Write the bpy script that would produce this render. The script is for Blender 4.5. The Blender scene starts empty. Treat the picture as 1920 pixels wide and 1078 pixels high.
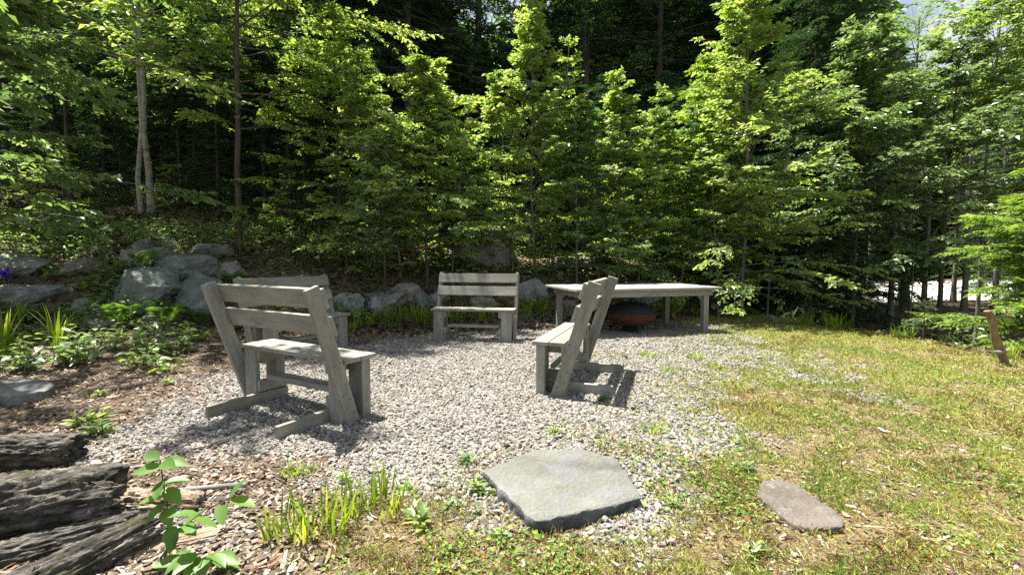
import bpy, bmesh, math, random
import numpy as np
from mathutils import Vector, Matrix, noise as mnoise

R = math.radians
sc = bpy.context.scene
col = sc.collection

# ------------------------------------------------------------------ camera
F, CX, CY, PITCH, EYE = 860.3, 960.0, 539.0, 0.061, 1.17
cd = bpy.data.cameras.new('camera')
cd.sensor_width = 36.0
cd.lens = 36.0 * F / 1920.0
cd.clip_start, cd.clip_end = 0.05, 1000.0
cam = bpy.data.objects.new('camera', cd)
cam.location = (0, 0, EYE)
cam.rotation_euler = (math.pi / 2 - PITCH, 0, 0)
col.objects.link(cam)
sc.camera = cam

# ------------------------------------------------------------------ sky and sun
SUN_FROM = Vector((-0.28, 0.25, 1.0)).normalized()
SUN_EL = math.asin(SUN_FROM.z)
SUN_ROT = math.atan2(SUN_FROM.x, SUN_FROM.y)
w = bpy.data.worlds.new('World')
sc.world = w
w.use_nodes = True
nt = w.node_tree
bg = nt.nodes['Background']
sky = nt.nodes.new('ShaderNodeTexSky')
sky.sky_type = 'NISHITA'
sky.sun_disc = False
sky.sun_elevation = SUN_EL
sky.sun_rotation = SUN_ROT
# broken white cloud over the blue
tc = nt.nodes.new('ShaderNodeTexCoord')
nz = nt.nodes.new('ShaderNodeTexNoise')
nz.inputs['Scale'].default_value = 3.2
nz.inputs['Detail'].default_value = 6
nt.links.new(tc.outputs['Generated'], nz.inputs['Vector'])
cr = nt.nodes.new('ShaderNodeMapRange')
cr.inputs['From Min'].default_value = 0.42
cr.inputs['From Max'].default_value = 0.60
nt.links.new(nz.outputs['Fac'], cr.inputs['Value'])
mx = nt.nodes.new('ShaderNodeMix')
mx.data_type = 'RGBA'
mx.inputs['B'].default_value = (6.0, 6.2, 6.5, 1)
nt.links.new(cr.outputs['Result'], mx.inputs['Factor'])
nt.links.new(sky.outputs['Color'], mx.inputs['A'])
nt.links.new(mx.outputs['Result'], bg.inputs['Color'])
bg.inputs['Strength'].default_value = 0.05

sd = bpy.data.lights.new('sun', 'SUN')
sd.energy = 5.0
sd.angle = R(0.53)
sd.color = (1.0, 0.95, 0.86)
sun = bpy.data.objects.new('sun', sd)
sun.rotation_euler = (-SUN_FROM).to_track_quat('-Z', 'Y').to_euler()
sun.location = (-8, 9, 30)
col.objects.link(sun)

sc.view_settings.view_transform = 'Standard'
sc.view_settings.look = 'None'
sc.view_settings.exposure = 1.68
sc.view_settings.gamma = 1.0
sc.cycles.max_bounces = 8
sc.cycles.diffuse_bounces = 6
sc.cycles.transmission_bounces = 6
sc.cycles.glossy_bounces = 2
sc.cycles.transparent_max_bounces = 4
sc.cycles.sample_clamp_indirect = 6.0
sc.cycles.use_denoising = False

# ------------------------------------------------------------------ numeric helpers
def smooth(t):
    t = np.clip(t, 0, 1)
    return t * t * (3 - 2 * t)

_tab = np.random.default_rng(77).random((256, 256))
def vnoise(x, y):
    x = np.asarray(x, float); y = np.asarray(y, float)
    xi = np.floor(x).astype(int); yi = np.floor(y).astype(int)
    fx = smooth(x - xi); fy = smooth(y - yi)
    a = _tab[xi & 255, yi & 255]; b = _tab[(xi + 1) & 255, yi & 255]
    c = _tab[xi & 255, (yi + 1) & 255]; d = _tab[(xi + 1) & 255, (yi + 1) & 255]
    return (a * (1 - fx) + b * fx) * (1 - fy) + (c * (1 - fx) + d * fx) * fy
def fbm(x, y, s=1.0, o=4):
    r = 0; a = .5; t = 0
    for i in range(o):
        r = r + a * vnoise(x * s + 17.3 * i, y * s - 9.1 * i); t += a; a *= .5; s *= 2.07
    return r / t

TX = [-60, -9, -6, -4, -2.2, 0, 2, 4, 6, 9, 20, 80]
TY = [3.6, 5.3, 6.0, 6.7, 7.4, 7.9, 8.6, 9.6, 11, 15, 40, 80]
RY = [-30, 3, 5, 7.5, 9, 10, 12, 16, 40]
RX = [5.6, 5.45, 5.6, 5.75, 5.4, 4.9, 4.4, 4.2, 4.2]
def zt(x, y):
    x = np.asarray(x, float); y = np.asarray(y, float)
    s = y - np.interp(x, TX, TY)
    k = smooth((7.0 - x) / 5.5) * .92 + .08 * smooth((12 - x) / 6)
    bank = (.62 * smooth(s / 1.6) + .30 * np.clip(s - .7, 0, 14)) * k
    t = x - np.interp(y, RY, RX)
    drop = -1.15 * smooth(t / 3.4)
    base = np.interp(y, [0, 2, 3.5, 6.3, 7.6], [.035, .04, .05, .022, -.02])
    left = .14 * smooth((-x - 2.6) / 2.5) * smooth((y - 3.2) / 2.5)
    rough = (fbm(x, y, 1.3, 4) - .5) * .05 + (fbm(x + 40, y, .35, 3) - .5) * .10 * smooth((np.hypot(x, y - 4) - 4) / 6)
    return base + bank + drop + left + rough
def z1(x, y):
    return float(zt(np.array([x]), np.array([y]))[0])

CP, SP = math.cos(PITCH), math.sin(PITCH)
def ray(px, py):
    a, u = (px - CX) / F, (CY - py) / F
    return Vector((a, CP + u * SP, -SP + u * CP))
def at(px, py, Y):
    d = ray(px, py)
    p = d * (Y / d.y)
    return Vector((p.x, p.y, EYE + p.z))
def onz(px, py, z):
    d = ray(px, py)
    return Vector((0, 0, EYE)) + d * ((z - EYE) / d.z)
def gp(px, py):
    d = ray(px, py); t = 1.0; o = Vector((0, 0, EYE))
    while t < 60:
        p = o + d * t
        if p.z <= z1(p.x, p.y): break
        t += .02
    return Vector((p.x, p.y, z1(p.x, p.y)))
def gx(px, Y):
    x = (px - CX) / F * Y
    return Vector((x, Y, z1(x, Y)))

def inpoly(x, y, poly):
    ins = np.zeros(x.shape, bool); dist = np.full(x.shape, 1e9)
    n = len(poly)
    for i in range(n):
        x0, y0 = poly[i]; x1, y1 = poly[(i + 1) % n]
        c = ((y0 > y) != (y1 > y)) & (x < (x1 - x0) * (y - y0) / (y1 - y0 + 1e-12) + x0)
        ins ^= c
        dx, dy = x1 - x0, y1 - y0
        t = np.clip(((x - x0) * dx + (y - y0) * dy) / (dx * dx + dy * dy + 1e-12), 0, 1)
        dist = np.minimum(dist, np.hypot(x - x0 - t * dx, y - y0 - t * dy))
    return np.where(ins, dist, -dist)

GPX = [(640, 655), (560, 668), (430, 690), (340, 715), (265, 765), (270, 815), (340, 880), (470, 905), (600, 905), (720, 915),
       (820, 945), (900, 980), (1010, 995), (1140, 985), (1230, 935), (1290, 880), (1350, 840), (1330, 770), (1420, 735), (1560, 730),
       (1590, 690), (1490, 650), (1400, 625), (1350, 600), (1180, 592), (1000, 598), (960, 608), (850, 620), (720, 645)]
GPOLY = [tuple(onz(a, b, .03)[:2]) for a, b in GPX]
def f_gravel(x, y):
    d = inpoly(x, y, GPOLY)
    g_ = smooth((d + (fbm(x, y, 1.7, 4) - .5) * 1.5) / .8 + .5)
    mixed = smooth((x - np.interp(y, [1.5, 3, 4, 6, 8], [.2, .75, 1.0, 2.2, 3.6])) / 1.3)
    holes = smooth((fbm(x + 5, y - 3, 3.1, 4) - .43) / .12)
    return g_ * (1 - mixed * (.25 + .65 * holes))
def f_lawn(x, y):
    # 1 on the mossy side (right and front), 0 on the mulch side (left)
    a = x - np.interp(y, [0, 1.7, 2.4, 3, 4, 6, 8], [-.75, -.75, -.5, .3, 1.0, 1.8, 2.0])
    s = y - np.interp(x, TX, TY)
    return smooth(a / .5 + .5 + (fbm(x + 9, y, 2.2, 3) - .5)) * smooth(1 - (s + .4) / .5)

# ------------------------------------------------------------------ object helpers
def tagp(o, label=None, cat=None, group=None, kind=None):
    if label: o['label'] = label
    if cat: o['category'] = cat
    if group: o['group'] = group
    if kind: o['kind'] = kind
    return o
def empty(name, loc, rz=0, label=None, cat=None, group=None):
    o = bpy.data.objects.new(name, None)
    o.empty_display_size = .2
    o.location = loc; o.rotation_euler = (0, 0, rz)
    col.objects.link(o)
    return tagp(o, label, cat, group)
def link(name, me, mats, parent=None, loc=None):
    o = bpy.data.objects.new(name, me)
    if not isinstance(mats, (list, tuple)): mats = [mats]
    if len(me.materials) == 0:
        for m in mats: me.materials.append(m)
    if parent: o.parent = parent
    if loc is not None: o.location = loc
    col.objects.link(o)
    return o
def copy_tree(o, parent=None):
    c = o.copy(); col.objects.link(c)
    if parent: c.parent = parent
    for ch in list(o.children):
        copy_tree(ch, c)
    return c

def npmesh(name, V, faces, smooth_shade=False, color=None, var=None):
    """faces: int array (n,3) or (n,4), or a list of such arrays"""
    if not isinstance(faces, list): faces = [faces]
    faces = [np.asarray(f, np.int32) for f in faces if len(f)]
    me = bpy.data.meshes.new(name)
    V = np.asarray(V, np.float32).reshape(-1, 3)
    me.vertices.add(len(V)); me.vertices.foreach_set('co', V.ravel())
    idx = np.concatenate([f.ravel() for f in faces])
    tot = np.concatenate([np.full(len(f), f.shape[1], np.int32) for f in faces])
    start = np.concatenate([[0], np.cumsum(tot)[:-1]]).astype(np.int32)
    me.loops.add(len(idx)); me.loops.foreach_set('vertex_index', idx)
    me.polygons.add(len(tot)); me.polygons.foreach_set('loop_start', start)
    me.polygons.foreach_set('use_smooth', np.full(len(tot), smooth_shade, bool))
    if color is not None:
        color = np.asarray(color, np.float32)
        dom = 'FACE' if len(color) == len(tot) else 'POINT'
        c4 = np.ones((len(color), 4), np.float32); c4[:, :3] = color
        a = me.attributes.new('tint', 'FLOAT_COLOR', dom); a.data.foreach_set('color', c4.ravel())
    if var is not None:
        var = np.asarray(var, np.float32)
        dom = 'FACE' if len(var) == len(tot) else 'POINT'
        a = me.attributes.new('var', 'FLOAT', dom); a.data.foreach_set('value', var)
    me.update(calc_edges=True)
    me.validate()
    return me

def unit(a):
    return a / (np.linalg.norm(a, axis=-1, keepdims=True) + 1e-12)

def leaf_geo(P, D, N, L, W, detail=0, fold=.18, droop=.12):
    """arrays of leaves -> verts, faces, verts per leaf, faces per leaf"""
    n = len(P)
    N = unit(N - D * np.sum(N * D, 1, keepdims=True)); S = np.cross(N, D)
    L = L[:, None]; W = W[:, None]
    if detail == 0:
        V = np.stack([P, P + D * L * .42 + S * W * .5 + N * W * fold, P + D * L - N * L * droop, P + D * L * .42 - S * W * .5 + N * W * fold], 1)
        q = np.array([[0, 3, 2], [0, 2, 1]])
    else:
        def pt(t, s, h): return P + D * L * t + S * W * s + N * (W * abs(s) * 2 * fold * .5 - L * droop * t * t + h * W)
        V = np.stack([pt(0, 0, 0), pt(.2, .36, 0), pt(.48, .5, 0), pt(.78, .27, 0), pt(1, 0, 0), pt(.78, -.27, 0), pt(.48, -.5, 0), pt(.2, -.36, 0),
                      pt(.2, 0, -.03), pt(.48, 0, -.03), pt(.78, 0, -.03)], 1)
        q = None
        q4 = np.array([[1, 8, 9, 2], [2, 9, 10, 3], [8, 7, 6, 9], [9, 6, 5, 10]])
        q3 = np.array([[0, 8, 1], [0, 7, 8], [3, 10, 4], [10, 5, 4]])
        k = V.shape[1]
        off = (np.arange(n) * k)[:, None, None]
        return V.reshape(-1, 3), [(q4[None] + off).reshape(-1, 4), (q3[None] + off).reshape(-1, 3)], 11, 8
    k = V.shape[1]
    f = (q[None] + (np.arange(n) * k)[:, None, None]).reshape(-1, 3)
    return V.reshape(-1, 3), [f], 4, 2

def leaf_mesh(name, P, D, N, L, W, var, detail=0, fold=.18, droop=.12, color=None):
    V, f, kv, kf = leaf_geo(P, D, N, L, W, detail, fold, droop)
    me = npmesh(name, V, f, smooth_shade=(detail > 0), var=np.repeat(var, kv), color=None if color is None else np.repeat(color, kv, 0))
    return me

def tube_geo(P, Rr, sides=6, cap=True):
    """P (n,k,3), Rr (n,k)"""
    P = np.asarray(P, float); Rr = np.asarray(Rr, float)
    n, k, _ = P.shape
    T = np.gradient(P, axis=1) if k > 2 else np.repeat(P[:, 1:] - P[:, :1], 2, 1)
    T = unit(T)
    ref = np.where(np.abs(T[:, :1, 2:3]) > .8, np.array([1., 0, 0]), np.array([0, 0, 1.]))
    ref = np.repeat(ref, k, 1)
    A = unit(np.cross(T, ref)); B = np.cross(T, A)
    th = np.arange(sides) / sides * 2 * np.pi
    V = P[:, :, None] + Rr[:, :, None, None] * (A[:, :, None] * np.cos(th)[None, None, :, None] + B[:, :, None] * np.sin(th)[None, None, :, None])
    i = np.arange(k - 1)[:, None]; j = np.arange(sides)[None]
    q = np.stack([i * sides + j, i * sides + (j + 1) % sides, (i + 1) * sides + (j + 1) % sides, (i + 1) * sides + j], -1).reshape(-1, 4)
    f = (q[None] + (np.arange(n) * k * sides)[:, None, None]).reshape(-1, 4)
    return V.reshape(-1, 3), f
class Geo:
    def __init__(s): s.V = []; s.F = []; s.n = 0
    def add(s, V, F):
        s.V.append(np.asarray(V).reshape(-1, 3))
        for f in (F if isinstance(F, list) else [F]): s.F.append(np.asarray(f) + s.n)
        s.n += len(s.V[-1])
    def tube(s, P, Rr, sides=6):
        P = np.asarray(P, float); Rr = np.asarray(Rr, float)
        if P.ndim == 2: P = P[None]; Rr = Rr[None]
        s.add(*tube_geo(P, Rr, sides))
    def mesh(s, name, smooth_shade=True, **k): return npmesh(name, np.concatenate(s.V), s.F, smooth_shade, **k)

# ------------------------------------------------------------------ materials
def newmat(name):
    m = bpy.data.materials.new(name); m.use_nodes = True
    t = m.node_tree; b = t.nodes['Principled BSDF']
    return m, t, b
def nd(t, kind, **kw):
    n = t.nodes.new(kind)
    for k, v in kw.items():
        if k.startswith('i_'): n.inputs[k[2:].replace('_', ' ')].default_value = v
        else: setattr(n, k, v)
    return n
def ramp(t, fac, stops):
    r = nd(t, 'ShaderNodeValToRGB')
    e = r.color_ramp.elements
    while len(e) < len(stops): e.new(.5)
    for i, (p, c) in enumerate(stops):
        e[i].position = p; e[i].color = (*c, 1)
    t.links.new(fac, r.inputs['Fac'])
    return r.outputs['Color']
def mixc(t, fac, a, b, mode='MIX'):
    m = nd(t, 'ShaderNodeMix', data_type='RGBA', blend_type=mode)
    for s, v in (('Factor', fac), ('A', a), ('B', b)):
        if isinstance(v, (int, float)): m.inputs[s].default_value = v
        elif isinstance(v, tuple): m.inputs[s].default_value = (*v, 1)
        else: t.links.new(v, m.inputs[s])
    return m.outputs['Result']
def noise(t, vec, scale, detail=4, rough=.55):
    n = nd(t, 'ShaderNodeTexNoise', i_Scale=scale, i_Detail=detail, i_Roughness=rough)
    if vec is not None: t.links.new(vec, n.inputs['Vector'])
    return n.outputs['Fac']
def mapping(t, vec, scale):
    m = nd(t, 'ShaderNodeMapping'); m.inputs['Scale'].default_value = scale
    t.links.new(vec, m.inputs['Vector']); return m.outputs['Vector']
def bump(t, b, h, strength=.4, dist=.01):
    n = nd(t, 'ShaderNodeBump', i_Strength=strength, i_Distance=dist)
    t.links.new(h, n.inputs['Height']); t.links.new(n.outputs['Normal'], b.inputs['Normal'])

def mat_leaf(name, stops, tcol, trans=.45, rough=.42, spec=.45):
    m, t, b = newmat(name)
    a = nd(t, 'ShaderNodeAttribute', attribute_name='var')
    c = ramp(t, a.outputs['Fac'], stops)
    t.links.new(c, b.inputs['Base Color'])
    b.inputs['Roughness'].default_value = rough
    b.inputs['Specular IOR Level'].default_value = spec
    tr = nd(t, 'ShaderNodeBsdfTranslucent')
    tc_ = mixc(t, 1.0, c, tcol, 'MULTIPLY')
    t.links.new(tc_, tr.inputs['Color'])
    ms = nd(t, 'ShaderNodeMixShader'); ms.inputs['Fac'].default_value = trans
    t.links.new(b.outputs['BSDF'], ms.inputs[1]); t.links.new(tr.outputs['BSDF'], ms.inputs[2])
    t.links.new(ms.outputs['Shader'], t.nodes['Material Output'].inputs['Surface'])
    return m
def mat_tint(name, trans=0., rough=.7, spec=.3, speck=0.):
    m, t, b = newmat(name)
    a = nd(t, 'ShaderNodeAttribute', attribute_name='tint')
    c = a.outputs['Color']
    if speck:
        g = nd(t, 'ShaderNodeNewGeometry')
        n = noise(t, g.outputs['Position'], 160, 3)
        c = mixc(t, n, mixc(t, 1., c, (1 - speck,) * 3, 'MULTIPLY'), mixc(t, 1., c, (1 + speck,) * 3, 'MULTIPLY'))
    t.links.new(c, b.inputs['Base Color'])
    b.inputs['Roughness'].default_value = rough; b.inputs['Specular IOR Level'].default_value = spec
    if trans:
        tr = nd(t, 'ShaderNodeBsdfTranslucent')
        t.links.new(c, tr.inputs['Color'])
        ms = nd(t, 'ShaderNodeMixShader'); ms.inputs['Fac'].default_value = trans
        t.links.new(b.outputs['BSDF'], ms.inputs[1]); t.links.new(tr.outputs['BSDF'], ms.inputs[2])
        t.links.new(ms.outputs['Shader'], t.nodes['Material Output'].inputs['Surface'])
    return m

def mat_wood(name, stops, dark, stain=.5, rough=.75):
    """weathered boards: 'grain' attribute is (along, across, thick)"""
    m, t, b = newmat(name)
    a = nd(t, 'ShaderNodeAttribute', attribute_name='grain')
    v = a.outputs['Vector']
    fine = noise(t, mapping(t, v, (5, 120, 120)), 1, 4, .6)
    broad = noise(t, mapping(t, v, (2.2, 9, 9)), 1, 5, .6)
    c = ramp(t, broad, stops)
    f2 = nd(t, 'ShaderNodeMapRange'); f2.inputs['From Min'].default_value = .5; f2.inputs['From Max'].default_value = .75
    t.links.new(fine, f2.inputs['Value'])
    c = mixc(t, f2.outputs['Result'], c, mixc(t, 1., c, (.72, .72, .70), 'MULTIPLY'))
    st = noise(t, mapping(t, v, (5, 16, 16)), 1.3, 6, .7)
    f3 = nd(t, 'ShaderNodeMapRange'); f3.inputs['From Min'].default_value = .55; f3.inputs['From Max'].default_value = .72; f3.inputs['To Max'].default_value = stain
    t.links.new(st, f3.inputs['Value'])
    c = mixc(t, f3.outputs['Result'], c, dark)
    oi = nd(t, 'ShaderNodeObjectInfo')
    c = mixc(t, oi.outputs['Random'], mixc(t, 1., c, (.84, .83, .80), 'MULTIPLY'), mixc(t, 1., c, (1.12, 1.12, 1.14), 'MULTIPLY'))
    ck = noise(t, mapping(t, v, (3, 190, 190)), 1, 3, .5)
    f4 = nd(t, 'ShaderNodeMapRange'); f4.inputs['From Min'].default_value = .66; f4.inputs['From Max'].default_value = .70; f4.inputs['To Max'].default_value = .75
    t.links.new(ck, f4.inputs['Value'])
    c = mixc(t, f4.outputs['Result'], c, dark)
    t.links.new(c, b.inputs['Base Color'])
    b.inputs['Roughness'].default_value = rough; b.inputs['Specular IOR Level'].default_value = .3
    bump(t, b, fine, .35, .002)
    return m
def mat_plain(name, c, rough=.6, metal=0., var=.25, scale=14):
    m, t, b = newmat(name)
    tcn = nd(t, 'ShaderNodeTexCoord')
    n = noise(t, tcn.outputs['Object'], scale, 5, .65)
    cc = ramp(t, n, [(.3, tuple(x * (1 - var) for x in c)), (.7, tuple(x * (1 + var) for x in c))])
    t.links.new(cc, b.inputs['Base Color'])
    b.inputs['Roughness'].default_value = rough; b.inputs['Metallic'].default_value = metal
    bump(t, b, n, .2, .004)
    return m
def mat_rock(name, stops, moss=None, moss_amt=.0, lichen=.25):
    m, t, b = newmat(name)
    tcn = nd(t, 'ShaderNodeTexCoord'); P = tcn.outputs['Object']
    oi = nd(t, 'ShaderNodeObjectInfo')
    vm = nd(t, 'ShaderNodeVectorMath', operation='ADD'); t.links.new(P, vm.inputs[0])
    sc_ = nd(t, 'ShaderNodeVectorMath', operation='SCALE'); sc_.inputs['Scale'].default_value = 31.
    cmb = nd(t, 'ShaderNodeCombineXYZ'); t.links.new(oi.outputs['Random'], cmb.inputs[0]); t.links.new(oi.outputs['Random'], cmb.inputs[2])
    t.links.new(cmb.outputs['Vector'], sc_.inputs[0]); t.links.new(sc_.outputs['Vector'], vm.inputs[1])
    P = vm.outputs['Vector']
    big = noise(t, P, 3.5, 7, .62); fine = noise(t, P, 45, 5, .7)
    c = ramp(t, big, stops)
    c = mixc(t, fine, mixc(t, 1., c, (.72, .72, .72), 'MULTIPLY'), mixc(t, 1., c, (1.25, 1.25, 1.25), 'MULTIPLY'))
    li = noise(t, P, 9, 6, .75)
    f = nd(t, 'ShaderNodeMapRange'); f.inputs['From Min'].default_value = .56; f.inputs['From Max'].default_value = .66; f.inputs['To Max'].default_value = lichen
    t.links.new(li, f.inputs['Value'])
    c = mixc(t, f.outputs['Result'], c, (.42, .44, .39))
    if moss:
        mo = noise(t, P, 5, 6, .7)
        f = nd(t, 'ShaderNodeMapRange'); f.inputs['From Min'].default_value = .5; f.inputs['From Max'].default_value = .62; f.inputs['To Max'].default_value = moss_amt
        t.links.new(mo, f.inputs['Value'])
        c = mixc(t, f.outputs['Result'], c, moss)
    t.links.new(c, b.inputs['Base Color']); b.inputs['Roughness'].default_value = .85; b.inputs['Specular IOR Level'].default_value = .25
    h = nd(t, 'ShaderNodeMath', operation='ADD'); t.links.new(big, h.inputs[0]); t.links.new(fine, h.inputs[1])
    bump(t, b, h.outputs['Value'], .8, .035)
    return m
def mat_bark(name, stops, scale=(14, 14, 3), strength=.6):
    m, t, b = newmat(name)
    tcn = nd(t, 'ShaderNodeTexCoord')
    n = noise(t, mapping(t, tcn.outputs['Object'], scale), 1, 6, .65)
    t.links.new(ramp(t, n, stops), b.inputs['Base Color'])
    b.inputs['Roughness'].default_value = .85; b.inputs['Specular IOR Level'].default_value = .2
    bump(t, b, n, strength, .02)
    return m

M_BENCH = mat_wood('weathered_grey_paint', [(.3, (.19, .187, .155)), (.55, (.27, .265, .225)), (.75, (.35, .34, .295))], (.095, .095, .075), .7)
M_TABLE = mat_wood('weathered_grey_boards', [(.3, (.21, .21, .185)), (.55, (.28, .28, .25)), (.75, (.35, .35, .315))], (.12, .12, .10), .6)
M_SCREW = mat_plain('screw_steel', (.09, .085, .08), .5)
M_RUST = mat_plain('rusted_steel', (.075, .022, .012), .75, .0, .55, 9)
M_IRON = mat_plain('black_iron', (.009, .008, .008), .85)
M_STAKE = mat_bark('stripped_post', [(.3, (.13, .085, .045)), (.55, (.26, .18, .10)), (.8, (.42, .33, .22))], (20, 20, 5))
M_BARK = mat_bark('dark_bark', [(.3, (.035, .03, .024)), (.6, (.10, .085, .068)), (.8, (.16, .14, .115))])
M_GREYBARK = mat_bark('grey_bark', [(.3, (.09, .085, .07)), (.6, (.20, .19, .16)), (.8, (.30, .29, .25))], (18, 18, 6))
M_BIRCH = mat_bark('birch_bark', [(.32, (.08, .07, .05)), (.44, (.27, .25, .20)), (.7, (.44, .41, .35))], (5, 5, 9), .3)
M_TWIG = mat_bark('twig_bark', [(.3, (.05, .04, .03)), (.7, (.14, .11, .08))], (30, 30, 10), .2)
M_STEM = mat_plain('green_stem', (.10, .12, .04), .6)
def mat_log(name, stops, moss, moss_amt, sc_=(10, 26, 26)):
    m, t, b = newmat(name)
    a = nd(t, 'ShaderNodeAttribute', attribute_name='grain'); v = a.outputs['Vector']
    n = noise(t, mapping(t, v, sc_), 1, 7, .68)
    c = ramp(t, n, stops)
    mo = noise(t, mapping(t, v, (4, 9, 9)), 1, 6, .7)
    f = nd(t, 'ShaderNodeMapRange'); f.inputs['From Min'].default_value = .52; f.inputs['From Max'].default_value = .66; f.inputs['To Max'].default_value = moss_amt
    t.links.new(mo, f.inputs['Value'])
    c = mixc(t, f.outputs['Result'], c, moss)
    t.links.new(c, b.inputs['Base Color']); b.inputs['Roughness'].default_value = .8; b.inputs['Specular IOR Level'].default_value = .25
    bump(t, b, n, 1.0, .025)
    return m
M_LOG = mat_log('charred_log', [(.34, (.014, .012, .010)), (.48, (.06, .054, .045)), (.58, (.145, .132, .11)), (.76, (.30, .28, .24))], (.055, .06, .018), .75)
M_SPLIT = mat_log('bleached_wood', [(.34, (.10, .065, .04)), (.48, (.30, .235, .17)), (.75, (.46, .40, .32))], (.30, .27, .23), .4, (2.5, 30, 30))
M_STICK = mat_bark('grey_stick', [(.3, (.11, .105, .1)), (.7, (.30, .29, .27))], (4, 30, 30), .4)
ROCKS = [mat_rock('grey_granite', [(.3, (.15, .15, .14)), (.55, (.28, .28, .26)), (.75, (.40, .39, .365))], (.06, .085, .025), .35),
         mat_rock('green_grey_stone', [(.3, (.11, .125, .115)), (.55, (.20, .22, .20)), (.75, (.30, .32, .29))], (.06, .09, .03), .3, .35),
         mat_rock('brown_grey_stone', [(.3, (.14, .12, .10)), (.55, (.28, .25, .22)), (.75, (.42, .385, .345))], (.06, .08, .02), .3)]
M_SLAB = mat_rock('green_slate', [(.3, (.12, .12, .105)), (.46, (.175, .175, .15)), (.56, (.20, .205, .18)), (.72, (.27, .265, .25))], (.20, .20, .23), .5, .12)
M_SLAB_EDGE = mat_rock('slate_edge', [(.3, (.04, .045, .05)), (.5, (.10, .105, .11)), (.72, (.25, .25, .26))])
M_SLAB2 = mat_rock('brown_slate', [(.3, (.10, .083, .07)), (.5, (.165, .142, .12)), (.72, (.23, .20, .175))], None, 0, .3)
BR = [(0, (.055, .12, .018)), (.5, (.12, .22, .035)), (1, (.23, .33, .055))]
L_BRIGHT = mat_leaf('bright_leaves', [(0, (.10, .18, .05)), (.5, (.22, .32, .085)), (1, (.42, .47, .16))], (1.55, 1.55, .8), .52, .40, .7)
L_MID = mat_leaf('green_leaves', [(0, (.062, .13, .042)), (.5, (.13, .22, .072)), (1, (.25, .345, .12))], (1.55, 1.6, .8), .5, .38, .7)
L_PALE = mat_leaf('glossy_leaves', [(0, (.075, .14, .058)), (.5, (.16, .24, .098)), (1, (.295, .37, .165))], (1.5, 1.55, .85), .45, .33, .9)
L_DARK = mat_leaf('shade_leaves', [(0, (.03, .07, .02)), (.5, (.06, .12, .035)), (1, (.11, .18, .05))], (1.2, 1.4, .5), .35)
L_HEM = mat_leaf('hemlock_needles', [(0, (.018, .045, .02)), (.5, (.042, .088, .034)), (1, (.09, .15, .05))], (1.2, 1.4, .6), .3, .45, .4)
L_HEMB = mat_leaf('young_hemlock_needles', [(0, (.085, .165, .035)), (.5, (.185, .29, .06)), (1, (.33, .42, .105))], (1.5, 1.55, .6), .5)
L_BLADE = mat_leaf('strap_leaves', [(0, (.10, .18, .02)), (.5, (.19, .29, .03)), (1, (.42, .44, .08))], (1.5, 1.5, .5), .5)
L_FERN = mat_leaf('fern_leaflets', [(0, (.07, .14, .03)), (1, (.16, .25, .07))], (1.4, 1.5, .5), .45)
L_BRAMBLE = mat_leaf('serrated_leaves', [(0, (.085, .18, .035)), (1, (.16, .28, .06))], (1.5, 1.5, .5), .42, .42, .4)
M_PETAL = mat_leaf('violet_petals', [(0, (.05, .02, .22)), (1, (.10, .04, .36))], (1, 1, 1.2), .3)
M_PEBBLE = mat_tint('gravel_stones', 0, .8, .3, .18)
M_LITTER = mat_tint('dead_leaves', .15, .8, .2)
M_GRASS = mat_tint('moss_and_grass', .38, .6, .25)

# ------------------------------------------------------------------ ground
def axis(lo, a, b, hi, step, g=1.13):
    mid = np.arange(a, b + 1e-6, step)
    up = [b]; s = step
    while up[-1] < hi: s *= g; up.append(up[-1] + s)
    dn = [a]; s = step
    while dn[-1] > lo: s *= g; dn.append(dn[-1] - s)
    return np.concatenate([dn[:0:-1], mid, up[1:]])
gxs = axis(-150, -8.5, 8.5, 160, .06); gys = axis(-40, 1.0, 12.5, 260, .06)
GX, GY = np.meshgrid(gxs, gys, indexing='ij')
GZ = zt(GX.ravel(), GY.ravel())
nx, ny = GX.shape
i, j = np.meshgrid(np.arange(nx - 1), np.arange(ny - 1), indexing='ij')
q = np.stack([i * ny + j, (i + 1) * ny + j, (i + 1) * ny + j + 1, i * ny + j + 1], -1).reshape(-1, 4)
near = (np.abs(GX.ravel()) < 9) & (GY.ravel() > .5) & (GY.ravel() < 13)
gv = np.zeros(nx * ny); lw = np.zeros(nx * ny)
gv[near] = f_gravel(GX.ravel()[near], GY.ravel()[near])
lw[near] = f_lawn(GX.ravel()[near], GY.ravel()[near])
me = npmesh('ground', np.stack([GX.ravel(), GY.ravel(), GZ], 1), q, True)
for nm, arr in (('gravel', gv), ('lawn', lw)):
    a = me.attributes.new(nm, 'FLOAT', 'POINT'); a.data.foreach_set('value', arr.astype(np.float32))
m, t, b = newmat('forest_ground')
g = nd(t, 'ShaderNodeNewGeometry'); P = g.outputs['Position']
n1 = noise(t, P, 2.2, 6, .65); n2 = noise(t, P, 38, 5, .7); n3 = noise(t, P, 9, 5, .7)
mulch = ramp(t, n3, [(.3, (.055, .038, .026)), (.5, (.12, .088, .063)), (.7, (.20, .155, .115))])
soil = ramp(t, n2, [(.3, (.10, .09, .08)), (.5, (.22, .20, .18)), (.7, (.36, .335, .31))])
n4 = noise(t, P, 95, 4, .8)
mossy = ramp(t, n4, [(.34, (.05, .035, .02)), (.46, (.15, .125, .05)), (.56, (.29, .27, .09)), (.7, (.46, .41, .26))])
dry = ramp(t, n4, [(.34, (.05, .03, .018)), (.48, (.16, .11, .06)), (.6, (.30, .22, .13)), (.72, (.45, .37, .25))])
lawn = mixc(t, ramp(t, n3, [(.42, (0, 0, 0)), (.6, (1, 1, 1))]), dry, mossy)
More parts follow.
